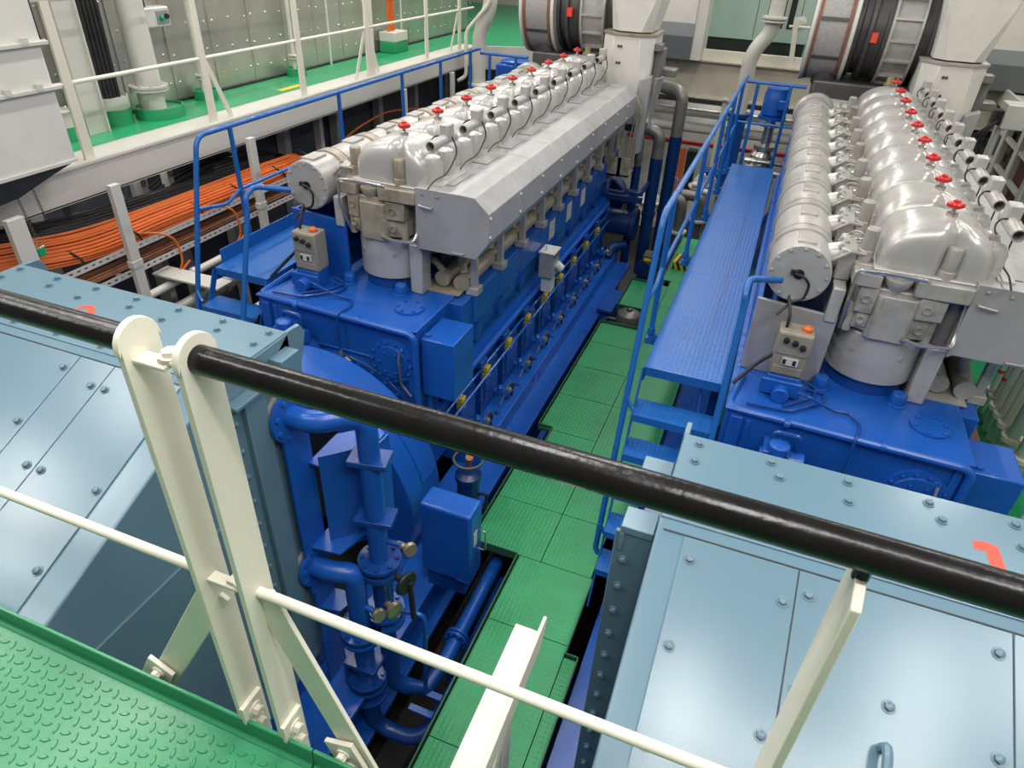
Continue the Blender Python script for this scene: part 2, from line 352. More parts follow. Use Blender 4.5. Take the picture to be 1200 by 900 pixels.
# ================================================================ alternators (left coordinates, copied to the right)
AX0, AX1 = -3.375, -1.783
def alternator():
    root = thing('alternator', 'x', 'generator', (-2.58, 1.0, -.05), 'alternators of the two generating sets')
    sl = math.tan(math.radians(24))
    yf = -.25; zf = 2.2 - (1.588 - yf) * sl
    b = MB(); b.prism([(2.05, 2.2), (1.588, 2.2), (yf, zf), (yf, .15), (2.05, .15)], 'x', AX0, AX1)
    b.build('hood', ALT, root, bevel=.008)
    n = V((0, -math.sin(math.radians(24)), math.cos(math.radians(24))))
    def on(x, s, h=0):                                   # s metres down the slope
        c = math.radians(24); return V((x, 1.588 - s * math.cos(c), 2.2 - s * math.sin(c))) + n * h
    # cover sheets on the slope (thin raised plates, narrow gap between them)
    first = None
    xs = [AX0 + .012, -2.957, -2.235, -1.905]
    if True:
        e = [(AX0 + .05, -2.962), (-2.955, -2.415), (-2.409, -2.238), (-2.232, -1.903)]
        # right-hand photograph shows seams at these places
        e = [(-3.29, -2.960), (-2.956, -2.417), (-2.413, -2.236), (-2.232, -1.905)]
        for x0, x1 in e:
            b = MB(); vs = []
            for s0, s1 in ((.035, 1.75),):
                q = [on(x0, s0), on(x1, s0), on(x1, s1), on(x0, s1)]
                vs = q + [p + n * .006 for p in q]
            b.add(vs, [(0, 3, 2, 1), (4, 5, 6, 7), (0, 1, 5, 4), (1, 2, 6, 5), (2, 3, 7, 6), (3, 0, 4, 7)])
            b.build('cover_sheet', ALT, root, bevel=.0015)
    for x0, x1, s0, s1 in ((-2.958 - .002, -2.958 + .002, .035, 1.75), (-2.417, -2.413, .035, 1.75), (-2.236, -2.232, .035, 1.75), (AX0 + .02, AX1 - .02, 0.028, .032)):
        q = [on(x0, s0), on(x1, s0), on(x1, s1), on(x0, s1)]; b = MB(); vs = q + [p + n * .0035 for p in q]
        b.add(vs, [(0, 3, 2, 1), (4, 5, 6, 7), (0, 1, 5, 4), (1, 2, 6, 5), (2, 3, 7, 6), (3, 0, 4, 7)]); b.build('seam_sealant', BLACK, root)
    b = MB(); b.prism([(1.597, 2.2), (2.046, 2.2), (2.046, 2.206), (1.597, 2.206)], 'x', AX0 + .004, AX1 - .004)
    b.build('top_sheet', ALT, root, bevel=.002)
    proto = MB().hexb((0, 0, 0), (0, 0, 1), .0115, .010)
    def bolt(pos, d, first=[None]):
        if first[0] is None:
            o = MB().hexb((-2.0, 1.95, 2.206), (0, 0, 1), .0125, .012).build('bolt', ALTD, root, at=V((-2.0, 1.95, 2.206)) - V(root.location)); first[0] = o
        else:
            o = first[0].copy(); COL.objects.link(o); o.parent = root
        o.location = V(pos) - V(root.location); o.rotation_euler = V((0, 0, 1)).rotation_difference(V(d)).to_euler()
    for i in range(7):
        x = AX0 + .06 + i * (AX1 - AX0 - .12) / 6
        bolt((x, 2.0, 2.206), (0, 0, 1)); bolt((x + (.03 if i % 2 else -.0), 1.90 if i % 2 == 0 else 1.93, 2.206), (0, 0, 1))
        if i not in (0,): bolt((x - .05, 1.63, 2.206), (0, 0, 1))
    for x in (-3.26, -2.99, -2.925, -2.45, -2.27, -2.2, -1.935):
        for s in ((.10, .36, .62, .9, 1.2, 1.5) if x in (-2.925, -2.45, -3.26) else (.14, .5, .8, 1.1, 1.4)):
            bolt(on(x, s, .005), n)
    for s in (.25, .7, 1.15): bolt(on(-2.70, s * 1.1 + .05, .005), n)
    # side face sheets and lifting lugs
    b = MB(); b.prism([(1.97, 2.15), (2.05, 2.205), (2.13, 2.20), (2.16, 2.15), (2.14, 2.09), (2.06, 1.9), (2.02, 1.9)], 'x', AX1 - .02, AX1 + .0)
    lug = b.build('lifting_lug', ALT, root, bevel=.003)
    MB().torus((AX1 - .01, 2.105, 2.145), (1, 0, 0), .026, .008, 20, 8).build('eye', ALTD, lug)
    b = MB(); b.prism([(1.97, 2.15), (2.05, 2.205), (2.13, 2.20), (2.16, 2.15), (2.14, 2.09), (2.06, 1.9), (2.02, 1.9)], 'x', AX0 - .0, AX0 + .02)
    b.build('lifting_lug', ALT, root, bevel=.003)
    # heads of the air-cooler frame on both flanks
    for sx, X in ((1, AX1), (-1, AX0)):
        b = MB(); z0, z1 = .35, 2.07
        for y0, y1, dx in ((1.60, 1.68, .018), (1.68, 1.80, .045), (1.80, 1.87, .018)):
            b.box(min(X, X + sx * dx), max(X, X + sx * dx), y0, y1, z0, z1)
        b.box(min(X, X + sx * .06), max(X, X + sx * .06), 1.62, 1.86, z1, z1 + .02)
        fr = b.build('cooler_frame', ALTD, root, bevel=.004)
        for k in range(12):
            z = .45 + k * .14
            MB().hexb((X + sx * .018, 1.64, z), (sx, 0, 0), .010, .009).build('bolt', ALT, fr)
        if sx < 0:
            b = MB(); b.box(X - .125, X, 1.585, 1.60, .30, 2.10); fl = b.build('cooler_flange', ALTD, root, bevel=.003)
            for k in range(13): MB().hexb((X - .085, 1.585, .42 + k * .13), (0, -1, 0), .012, .011).build('bolt', ALT, fl)
            for y0, y1 in ((1.58, 1.68), (1.84, 1.96)):
                b = MB(); b.box(X - .11, X - .005, y0, y1, 2.10, 2.13); b.box(X - .11, X - .095, y0, y1, 2.02, 2.10); b.build('lug_plate', ALT, root, bevel=.003)
        else:
            b = MB(); b.box(X, X + .012, .45, 1.55, .5, 1.58); b.build('side_cover', ALTD, root, bevel=.002)
            b = MB(); b.box(X, X + .07, 1.90, 2.02, 2.0, 2.15); b.build('terminal_lug', ALT, root, bevel=.004)
    # door handle on the sloping cover
    b = MB(); c0 = on(-2.71, .43, .005); c1 = on(-2.71, .60, .005)
    b.tube(fil([c0, c0 + n * .055, c1 + n * .055, c1], .03), .013, 8); b.build('handle', ALT, root)
    # end shield towards the engine
    b = MB(); b.lathe((-2.58, 2.05, .75), (0, 1, 0), [(.72, 0), (.70, .12), (.62, .2), (.3, .3)], 32); b.build('end_shield', BLUE, root)
    for x in (AX0 + .05, AX1 - .35): MB().box(x, x + .3, .3, 2.0, -.05, .16).build('foot', BLUE, root, bevel=.01)
    return root
def painted(ch, x, y, z, h, parent):
    cu = bpy.data.curves.new('marking', 'FONT'); cu.body = ch; cu.size = h * 1.4; cu.extrude = .0006; cu.align_x = 'CENTER'; cu.offset = .004
    ob = bpy.data.objects.new('tmp', cu); COL.objects.link(ob); dg = bpy.context.evaluated_depsgraph_get()
    me = bpy.data.meshes.new_from_object(ob.evaluated_get(dg)); bpy.data.objects.remove(ob)
    me.materials.clear(); me.materials.append(REDM); me.name = 'painted_number'
    o = bpy.data.objects.new('painted_number', me); COL.objects.link(o); o.parent = parent
    o.location = V((x, y, z)) - V(parent.location); o['label'] = 'red painted number ' + ch
    return o
altL = alternator()
altR = copy_tree(altL); altR.location.x += D
for o in altL.children:
    if o.name.startswith('seam_sealant') and abs(o.data.vertices[0].co.x + 2.58 - (2.58 - 2.417) ) < 5 and abs(ORG(altL).x + o.data.vertices[0].co.x + 2.417) < .01:
        o.location.x -= .262
altL['label'] = 'grey-blue alternator hood at left marked with a red 2 behind the paired posts'
altR['label'] = 'grey-blue alternator hood at lower right marked with a red 1'
painted('2', -2.69, 1.70, 2.2065, .17, altL)
b = MB(); b.prism([(.835, 1.875), (.835, 1.840), (.867, 1.840), (.872, 1.66), (.915, 1.66), (.905, 1.875), (.87, 1.885)], 'z', 2.2062, 2.2068); o = b.build('painted_number', REDM, altR); o['label'] = 'red painted number 1'
# ================================================================ diesel engine (left coordinates, copied to the right)
NC = 9; PITCH = 0.5
Y1 = 4.143                          # first handwheel
OFFS = [(0, PITCH * k, 0) for k in range(1, NC)]
def cover_mesh():
    """rocker cover: rounded bonnet with a notch in its front for the stud cap"""
    x0, x1, y0, y1 = -2.645, -2.10, 3.945, 4.385
    cx, cy = (x0 + x1) / 2, (y0 + y1) / 2
    out = []
    def corner(px, py, r, a0, n=6):
        for k in range(n + 1):
            a = a0 + PI / 2 * k / n; out.append((px + r * math.cos(a), py + r * math.sin(a)))
    r = .075
    corner(x0 + r, y0 + r, r, PI)
    # front edge from left to right with the notch near x=-2.30
    for k in range(1, 24):
        x = x0 + r + (x1 - x0 - 2 * r) * k / 24
        d = math.exp(-((x + 2.305) / .045) ** 2) * .075 + math.exp(-((x + 2.55) / .09) ** 2) * .0
        out.append((x, y0 + d))
    corner(x1 - r, y0 + r, r, -PI / 2)
    corner(x1 - r, y1 - r, r, 0)
    for k in range(1, 24):
        x = x1 - r - (x1 - x0 - 2 * r) * k / 24; out.append((x, y1 - math.exp(-((x + 2.35) / .05) ** 2) * .05))
    corner(x0 + r, y1 - r, r, PI / 2)
    def ztop(x):
        u = (x - x0) / (x1 - x0)
        return .285 * (1 - abs(u - .52) ** 2.2 * 1.6) * (1 - .10 * math.exp(-((x + 2.305) / .06) ** 2) * 0)
    rings = []
    for f, s in ((0, 1.0), (0.32, 1.0), (.55, .992), (.68, .972), (.79, .935), (.88, .87), (.945, .76), (.98, .6), (1.0, .35), (1.005, .05)):
        ring = []
        for x, y in out:
            xx = cx + (x - cx) * (s if s > .8 else s * .96 + .03); yy = cy + .01 + (y - cy - .01) * s
            ring.append((xx, yy, 2.222 + (ztop(xx) if f > .3 else .285) * f))
        rings.append(ring)
    return MB().loft(rings)
def engine():
    root = thing('diesel_engine', 'x', 'engine', (-2.5, 4.0, -.05), 'nine-cylinder diesel engines')
    X0, X1 = -3.22, -1.94
    # ---- bed frame girders
    for xa, xb in ((-1.90, -1.48), (-3.68, -3.24)):
        b = MB(); b.box(xa, xb, .9, 8.62, -.09, -.05); b.box((xa + xb) / 2 - .1, (xa + xb) / 2 + .1, .9, 8.6, -.5, -.09); b.box(xa, xb, .9, 8.62, -.54, -.5)
        b.build('bed_girder', BLUE, root, bevel=.005)
    b = MB(); b.box(-1.52, -1.34, 7.02, 7.6, -.02, .02); b.box(-1.5, -1.36, 7.1, 7.5, -.5, -.02); b.build('step_plate', BLUE, root, bevel=.006)
    # ---- crankcase
    b = MB()
    b.prism([(X0, 1.40), (X0, .95), (X0 - .05, .85), (X0 - .05, .75), (X0 + .02, .70), (X0 + .02, .10), (-3.46, .10), (-3.46, -.05), (-1.672, -.05), (-1.672, .10),
             (-1.915, .10), (-1.915, .70), (-1.86, .72), (-1.86, .84), (-1.90, .92), (-1.90, 1.10), (-1.833, 1.18), (-1.833, 1.428), (-2.2, 1.428)], 'y', 3.95, 8.6)
    b.build('crankcase', BLUE, root, bevel=.008)
    b = MB()
    b.box(X0, X1, 3.46, 4.02, .12, 1.43); b.prism([(X0 - .01, 1.43), (X1 + .005, 1.43), (X1 + .005, 1.445), (X0 - .01, 1.445)], 'y', 3.44, 8.4)
    b.build('front_housing', BLUE, root, bevel=.012)
    b = MB(); b.box(X0 + .03, X0 + .10, 3.43, 3.47, .3, 1.40); b.box(-2.96, X1 - .1, 3.45, 3.465, 1.14, 1.155); b.box(X0 + .12, X0 + .15, 3.45, 3.47, .3, 1.38); b.box(X1 - .07, X1 - .03, 3.44, 3.47, .3, 1.40)
    b.build('front_ribs', BLUE, root, bevel=.004)
    # flywheel opening and cover
    b = MB(); b.lathe((-2.58, 3.47, .42), (0, -1, 0), [(.70, 0), (.70, .03), (.66, .04), (.55, .02)], 40); fh = b.build('flywheel_housing', BLUE2, root, bevel=.004)
    for k in range(18):
        a = PI * (k + .5) / 18; MB().hexb((-2.58 + .675 * math.cos(a), 3.43, .42 + .675 * math.sin(a)), (0, -1, 0), .012, .012).build('bolt', BLUE, fh)
    b = MB()
    def arcring(R, y, z=.38): return [(-2.58 + R * math.cos(a), y, z + R * math.sin(a)) for a in [PI * (-.12 + 1.24 * k / 40) for k in range(41)]]
    A, B_, C_, D_ = arcring(.905, 2.82), arcring(.905, 3.22), arcring(.70, 3.22), arcring(.70, 2.82)
    vs = A + B_ + C_ + D_; n = 41; fs = []
    for q in range(4):
        for k in range(n - 1): fs.append((q * n + k, q * n + k + 1, ((q + 1) % 4) * n + k + 1, ((q + 1) % 4) * n + k))
    fs += [(0, n, 2 * n, 3 * n), (n - 1, 2 * n - 1, 3 * n - 1, 4 * n - 1)]
    b.add(vs, fs); fc = b.build('flywheel_guard', BLUE, root, bevel=.008)
    b = MB(); b.prism([(-2.58 + .912 * math.cos(a), .38 + .912 * math.sin(a)) for a in [PI * (.06 + .17 * k / 6) for k in range(7)]] + [(-2.58 + .90 * math.cos(a), .38 + .90 * math.sin(a)) for a in [PI * (.23 - .17 * k / 6) for k in range(7)]], 'y', 3.0, 3.2)
    b.build('inspection_flap', BLUE, fc)
    MB().lathe((-2.58, 3.1, .42), (0, 1, 0), [(.66, 0), (.66, .16), (.2, .16), (.2, .3)], 40).build('flywheel', DARKM, root, bevel=.01)
    # front inspection cover, round
    b = MB(); b.lathe((-2.14, 3.462, 1.155), (0, -1, 0), [(.172, 0), (.172, .022), (.13, .024), (.125, .034), (.03, .036)], 32); c = b.build('round_cover', BLUE, root)
    for k in range(14):
        a = 2 * PI * k / 14; MB().hexb((-2.14 + .15 * math.cos(a), 3.44, 1.155 + .15 * math.sin(a)), (0, -1, 0), .010, .012).build('bolt', BLUE, c)
    for k in range(6):
        a = 2 * PI * k / 6; MB().hexb((-2.14 + .085 * math.cos(a), 3.427, 1.155 + .085 * math.sin(a)), (0, -1, 0), .008, .010).build('bolt', BLUE, c)
    b = MB(); b.tube(fil([(-2.06, 3.42, 1.27), (-2.06, 3.40, 1.2), (-2.05, 3.40, 1.02), (-1.98, 3.41, .93)], .04), .010, 8); b.build('drain_pipe', STEEL, c)
    # round cover on the top plate
    b = MB(); b.lathe((-2.13, 3.714, 1.445), (0, 0, 1), [(.105, 0), (.105, .015), (.02, .016)], 32); c = b.build('top_cover', BLUE, root)
    for k in range(6):
        a = 2 * PI * (k + .3) / 6; MB().hexb((-2.13 + .085 * math.cos(a), 3.714 + .085 * math.sin(a), 1.46), (0, 0, 1), .011, .010).build('bolt', BLUE, c)
    for px in (-2.725, -2.294):
        b = MB(); b.lathe((px, 3.89, 1.445), (0, 0, 1), [(.055, 0), (.055, .008), (.045, .012), (.045, .065), (.037, .078), (.015, .082)], 20); b.build('stud_cap', BLUE, root)
    # edge pipe round the front of the top plate
    b = MB(); b.tube(fil([(X0 + .05, 3.82, 1.475), (X0 - .0, 3.47, 1.43), (X1 + .0, 3.425, 1.425), (X1 + .012, 3.425, .15)], .07), .024, 10); ep = b.build('edge_pipe', BLUE, root)
    for x in (-2.9, -2.4): MB().cyl((x, 3.445 - .0, 1.425), (x + .03, 3.445, 1.425), .029, 12).build('pipe_band', BLUE, ep)
    b = MB(); b.tube(fil([(X1 + .05, 3.52, 1.40), (X1 + .05, 3.52, .5)], .05), .022, 10); b.tube([(X1 + .0, 3.52, 1.33), (X1 + .07, 3.52, 1.33)], .02, 8); b.tube([(X1, 3.52, .95), (X1 + .07, 3.52, .95)], .02, 8); b.build('corner_pipe', BLUE, root)
    # thin sensor pipes over the top plate and the front
    b = MB(); b.tube(fil([(-2.86, 3.60, 1.545), (-2.80, 3.58, 1.545), (-2.66, 3.62, 1.47), (-2.56, 3.64, 1.462), (-2.50, 3.55, 1.462), (-2.53, 3.41, 1.455), (-2.53, 3.41, 1.15)], .03), .008, 8); b.build('sensor_pipe', BLUE2, root)
    b = MB(); b.tube(fil([(-2.80, 3.80, 1.462), (-2.69, 3.80, 1.462), (-2.70, 3.70, 1.462), (-2.88, 3.52, 1.462), (-3.12, 3.50, 1.462)], .03), .009, 8); b.tube(fil([(-2.83, 3.86, 1.48), (-2.745, 3.84, 1.462), (-2.76, 3.72, 1.462), (-2.92, 3.56, 1.462)], .03), .008, 8); b.build('sensor_pipe', BLUE2, root)
    b = MB(); b.tube(fil([(-2.92, 3.40, 1.10), (-2.84, 3.39, 1.15), (-2.53, 3.40, 1.13), (-2.40, 3.40, 1.06), (-2.15, 3.40, .72), (-1.98, 3.41, .93 - .22)], .04), .0085, 8); q = b.build('lubrication_pipe', BLUE2, root)
    b = MB(); b.lathe((-2.53, 3.41, 1.10), (0, 0, 1), [(.011, 0), (.015, .02), (.015, .05), (.009, .07)], 10); b.lathe((-2.95, 3.40, 1.09), (.9, 0, .3), [(.014, 0), (.014, .05)], 8); b.cyl((-2.49, 3.40, 1.125), (-2.45, 3.40, 1.10), .014, 8); b.build('brass_fitting', BRASS, q)
    # turning gear, front left
    b = MB(); b.box(-3.16, -3.02, 3.30, 3.46, 1.02, 1.20); b.lathe((-3.08, 3.33, 1.20), (0, 0, 1), [(.06, 0), (.06, .05), (.03, .06)], 14); b.cyl((-3.17, 3.36, 1.12), (-2.93, 3.36, 1.14), .055, 14)
    b.cyl((-2.98, 3.30, .98), (-2.98, 3.46, .98), .09, 18); tg = b.build('turning_gear', BLUE, root, bevel=.006)
    for q in ((-3.13, 3.29, 1.17), (-3.05, 3.29, 1.17), (-3.13, 3.29, 1.05), (-3.05, 3.29, 1.05)): MB().hexb(q, (0, -1, 0), .013, .015).build('bolt', BLUE, tg)
    b = MB(); b.tube(fil([(-3.12, 3.38, 1.22), (-3.12, 3.38, 1.29), (-2.98, 3.38, 1.29), (-2.98, 3.38, 1.15)], .03), .016, 8); b.build('pipe_loop', BLUE2, tg); tg.location = (.18, -.02, .12)
    # junction box at the front right corner
    b = MB(); b.box(X1 + .02, -1.675, 3.47, 3.80, .93, 1.385); b.build('junction_box', BLUE, root, bevel=.008)
    # ---- fuel pump side: cover panels, ledge covers, doors
    b = MB(); b.box(-1.836, -1.818, Y1 - .02, Y1 + .472, 1.20, 1.425); ob = b.build('pump_cover_panel', BLUE, root, bevel=.004, at=(0, 0, 0))
    MB().hexb((-1.818, Y1 + .45, 1.225), (1, 0, 0), .014, .014).build('latch', BLUE, ob)
    rep(ob, OFFS[:8], root)
    b = MB(); b.lathe((-1.90, Y1 + .2, 1.0), (1, 0, .0), [(.085, 0), (.085, .025), (.075, .03), (.02, .032)], 20); rep(b.build('camshaft_cover', BLUE, root, at=(0, 0, 0)), OFFS, root)
    b = MB(); b.tube([(-1.83, 3.55, .81), (-1.83, 8.3, .81)], .027, 10); b.build('fuel_pipe', BLUE, root)
    b = MB(); b.tube([(-1.78, 3.6, .62), (-1.78, 8.3, .62)], .011, 8); b.tube([(-1.81, 3.6, .70), (-1.81, 8.3, .70)], .009, 8); b.build('control_rod', BLUE, root)
    b = MB(); b.box(-1.915, -1.79, Y1 + .08, Y1 + .20, .73, .785); rep(b.build('pump_block', BLUE2, root, bevel=.005, at=(0, 0, 0)), OFFS, root)
    # crankcase doors with round tops
    b = MB(); pl = [(Y1 - .19, .16), (Y1 + .19, .16), (Y1 + .19, .44)] + [(Y1 + .19 * math.cos(a), .44 + .15 * math.sin(a)) for a in [PI * k / 12 for k in range(1, 12)]] + [(Y1 - .19, .44)]
    b.prism(pl, 'x', -1.917, -1.885); pl2 = [(Y1 + (y - Y1) * .72, .34 + (z - .34) * .78) for y, z in pl]; b.prism(pl2, 'x', -1.885, -1.868); dr = b.build('crankcase_door', BLUE, root, bevel=.006, at=(0, 0, 0))
    for y, z in ((Y1 - .16, .2), (Y1 + .16, .2), (Y1 - .165, .42), (Y1 + .165, .42)): MB().hexb((-1.885, y, z), (1, 0, 0), .014, .018).build('bolt', BLUE2, dr)
    rep(dr, OFFS, root)
    b = MB(); b.box(-1.917, -1.855, Y1 + .225, Y1 + .275, .1, .70); rep(b.build('frame_rib', BLUE2, root, bevel=.006, at=(0, 0, 0)), OFFS, root)
    # yellow limit switches
    yy = Y1 - .21
    b = MB(); b.box(-1.875, -1.81, yy - .035, yy + .035, .585, .635); b.box(-1.865, -1.82, yy - .03, yy + .025, .52, .575); b.cyl((-1.86, yy, .56), (-1.80, yy, .56), .022, 10); sw = b.build('yellow_clamp', YELLOW, root, bevel=.005, at=(0, 0, 0))
    b = MB(); b.box(-1.88, -1.85, yy - .02, yy + .02, .565, .60); b.tube([(-1.87, yy, .6), (-1.85, yy - .08, .66), (-1.85, yy - .13, .64)], .006, 6); b.build('bracket', DARKM, sw)
    rep(sw, OFFS, root)
    # indicator cocks low on the doors
    yv = Y1 + .13
    b = MB(); b.tube([(-1.89, yv - .09, .22), (-1.76, yv - .09, .22)], .028, 10); b.lathe((-1.80, yv - .09, .22), (0, 0, 1), [(.03, -.03), (.03, .05), (.015, .07)], 10); cv = b.build('relief_cock', BLUE, root, at=(0, 0, 0))
    b = MB(); b.lathe((-1.76, yv - .03, .22), (1, 0, 0), [(.03, 0), (.03, .03), (.018, .045)], 12); b.tube([(-1.77, yv - .16, .12), (-1.76, yv - .02, .22), (-1.76, yv + .08, .25)], .007, 6); b.build('cock_spindle', STEEL, cv)
    b = MB(); b.lathe((-1.755, yv + .055, .20), (1, 0, .1), [(.036, 0), (.036, .02), (.02, .03)], 12); b.tube([(-1.75, yv + .055, .2), (-1.74, yv + .055, .11)], .012, 8); b.build('cock_lever', BLACK, cv)
    rep(cv, OFFS, root)
    b = MB(); b.hexb((-1.76, Y1 - .12, .10), (0, 0, 1), .02, .02); hb = b.build('foundation_bolt', BLUE2, root, at=(0, 0, 0)); rep(hb, [(0, .25 * k, 0) for k in range(1, 18)], root)
    # ---- cylinders
    b = MB(); cx, cy = -2.47, Y1 + .005
    b.lathe((cx, cy, 1.44), (0, 0, 1), [(.225, 0), (.225, .09)], 40)
    lo = b.build('liner_foot', BLUE2, root, at=(0, 0, 0)); rep(lo, OFFS, root)
    b = MB(); b.lathe((cx, cy, 1.535), (0, 0, 1), [(.25, 0), (.25, .29), (.235, .30)], 40)
    jk = b.build('cooling_jacket', SILV, root, bevel=.004, at=(0, 0, 0))
    b = MB(); b.box(-2.245, -2.145, Y1 - .20, Y1 - .06, 1.445, 1.82); b.build('jacket_rib', SILV, jk, bevel=.01)
    for dx in (-.15, .12): MB().lathe((cx + dx, cy - math.sqrt(.0625 - dx * dx) - .0, 1.72), (dx, -.2, 0), [(.018, -.005), (.018, .006), (.012, .006)], 12).build('plug', CAST, jk)
    rep(jk, OFFS, root)
    b = MB()                                              # head casting: stepped block with bosses
    f = Y1 - .235                                         # front of casting
    pf = [(-2.70, f + .07), (-2.66, f + .02), (-2.60, f), (-2.35, f), (-2.29, f + .02), (-2.25, f + .07), (-2.22, Y1), (-2.25, Y1 + .22), (-2.70, Y1 + .22), (-2.73, Y1)]
    b.prism([(x, y) for x, y in pf], 'z', 1.86, 2.13)
    b.prism([(-2.575, f - .03), (-2.40, f - .03), (-2.37, f), (-2.37, f + .05), (-2.60, f + .05), (-2.60, f)], 'z', 1.83, 2.10)
    b.prism([(-2.69, f - .005), (-2.595, f - .02), (-2.595, f + .1), (-2.69, f + .1)], 'z', 1.97, 2.13)
    b.prism([(-2.385, f - .02), (-2.245, f - .005), (-2.245, f + .1), (-2.385, f + .1)], 'z', 1.99, 2.12)
    b.prism([(-2.66, f + .0), (-2.60, f - .01), (-2.60, f + .1), (-2.66, f + .1)], 'z', 1.88, 1.98)
    hd = b.build('cylinder_head', CAST, root, bevel=.008, at=(0, 0, 0))
    b = MB()
    b.prism([(-2.745, f - .02), (-2.60, f - .025), (-2.60, f + .1), (-2.745, f + .1)], 'z', 2.13, 2.205)
    b.prism([(-2.43, f - .03), (-2.16, f - .02), (-2.13, f + .04), (-2.13, Y1 + .22), (-2.74, Y1 + .22), (-2.745, f + .09), (-2.43, f + .09)], 'z', 2.125, 2.215)
    b.build('top_flange', CAST, hd, bevel=.006)
    b = MB(); b.lathe((-2.515, f + .03, 2.09), (0, 0, 1), [(.03, 0), (.035, .03), (.06, .06), (.07, .085), (.07, .10), (.04, .105)], 18); b.build('bell_fitting', CAST, hd)
    for x, z in ((-2.335, 2.055), (-2.335, 1.93), (-2.645, 2.06), (-2.64, 1.93)):
        b = MB(); b.lathe((x, f - .012, z), (0, -1, 0), [(.024, -.02), (.024, .010), (.018, .010), (.016, .002)], 16); b.build('boss', CAST, hd)
    b = MB(); b.cyl((-2.185, f + .13, 1.83), (-2.185, f + .13, 2.13), .06, 16); b.build('exhaust_neck', LAG, hd)
    b = MB(); b.cyl((-2.275, f + .05, 1.83), (-2.275, f + .05, 2.0), .028, 12); b.build('stud', CAST, hd)
    b = MB(); b.cyl((-2.685, f + .05, 1.83), (-2.685, f + .05, 2.0), .026, 12); b.build('stud', CAST, hd)
    b = MB(); b.tube(fil([(-2.41, f - .035, 1.875), (-2.33, f - .04, 1.855), (-2.16, f - .04, 1.875), (-2.15, f, 1.93), (-2.15, f + .05, 2.12)], .03), .013, 8); b.build('leak_pipe', STEEL, hd)
    b = MB(); b.tube(fil([(-2.72, f + .06, 1.83), (-2.735, f - .03, 2.05), (-2.735, f - .03, 2.225), (-2.60, f - .03, 2.235), (-2.38, f - .03, 2.228), (-2.375, f + .0, 2.18)], .03), .0085, 8); b.tube(fil([(-2.70, f - .02, 2.22), (-2.40, f - .015, 2.215), (-2.36, f - .01, 2.20)], .02), .009, 8); b.build('oil_pipe', STEEL, hd)
    b = MB(); b.lathe((-2.302, f + .07, 2.215), (0, 0, 1), [(.045, 0), (.045, .05), (.038, .055), (.04, .06), (.04, .17), (.034, .18)], 14); b.build('stud_cap', CAST, hd)
    b = MB(); b.lathe((-2.70, f + .16, 2.215), (0, 0, 1), [(.042, 0), (.042, .06), (.036, .065), (.038, .07), (.038, .18), (.03, .19)], 14); b.build('stud_cap', CAST, hd)
    b = MB(); b.prism([(-2.655, 3.935), (-2.09, 3.935), (-2.09, 4.39), (-2.655, 4.39)], 'z', 2.212, 2.232); b.build('gasket_rim', SILV, hd, bevel=.01)
    cover_mesh().build('rocker_cover', SILVC, hd, angle=1.2)
    # exhaust-side lobes of the head, behind the heat shield
    b = MB()
    for dy in (-.07, .13): b.lathe((-2.115, Y1 + dy, 2.10), (0, 0, 1), [(.075, 0), (.075, .27), (.06, .31), (.02, .325)], 16)
    b.build('valve_pocket', SILVC, hd)
    b = MB(); b.lathe((-2.066, Y1 - .175, 2.505), (0, 1, 0), [(.001, .10), (.027, .10), (.027, 0), (.034, 0), (.034, .30), (.038, .31), (.038, .332)], 16, False); b.build('cable_tube', SILV, hd)
    b = MB(); b.box(-2.10, -2.03, Y1 + .02, Y1 + .11, 2.49, 2.60); b.build('terminal_box', SILV, hd, bevel=.008)
    b = MB(); b.tube([(-2.10 + .04 * math.cos(a), Y1 - .02 + .03 * math.sin(a), 2.49 + .04 * math.sin(a)) for a in [PI * (-.2 + 1.5 * k / 14) for k in range(15)]], .005, 6); b.tube(fil([(-2.03, Y1 + .07, 2.52), (-2.0, Y1 + .1, 2.42), (-2.03, Y1 + .0, 2.29), (-2.03, Y1 - .2, 2.30), (-2.03, Y1 - .3, 2.27)], .08), .005, 6); b.build('sensor_cable', BLACK, hd)
    # intake side
    b = MB(); b.cyl((-2.93, Y1 + .0, 2.16), (-2.80, Y1 + .0, 2.20), .075, 18); b.box(-2.83, -2.74, Y1 - .10, Y1 + .10, 2.08, 2.27); b.cyl((-2.80, Y1 + .12, 2.10), (-2.80, Y1 + .12, 2.28), .03, 12); b.build('intake_elbow', SILV, hd, bevel=.012)
    b = MB()
    for dx, dy in ((-.09, -.06), (-.09, .05), (-.06, 0)): b.hexb((-2.74 + dx, Y1 + dy, 2.26), (0, 0, 1), .013, .02)
    b.torus((-2.745, Y1 + .10, 2.28), (.3, .8, .5), .045, .007, 16, 6); b.tube([(-2.86, Y1 - .12, 2.2), (-2.78, Y1 - .14, 2.27), (-2.70, Y1 - .11, 2.26)], .01, 8); b.build('intake_fitting', CAST, hd)
    # handwheel on top
    b = MB(); nl = 4; ring = [[], [], [], []]
    for k in range(48):
        a = 2 * PI * k / 48; R = .031 + .014 * abs(math.cos(nl * a / 2)) ** .7
        for q, (s, z) in enumerate(((.8, 2.553), (1, 2.558), (1, 2.574), (.75, 2.582))): ring[q].append((-2.349 + s * R * math.cos(a), Y1 + s * R * math.sin(a), z))
    b.loft(ring); b.lathe((-2.349, Y1, 2.575), (0, 0, 1), [(.017, 0), (.017, .016), (.01, .02)], 10); b.build('handwheel', RED, hd)
    b = MB(); b.lathe((-2.349, Y1, 2.48), (0, 0, 1), [(.03, 0), (.03, .045), (.012, .05), (.012, .08)], 12); b.build('valve_stem', STEEL, hd)
    rep(hd, OFFS, root)
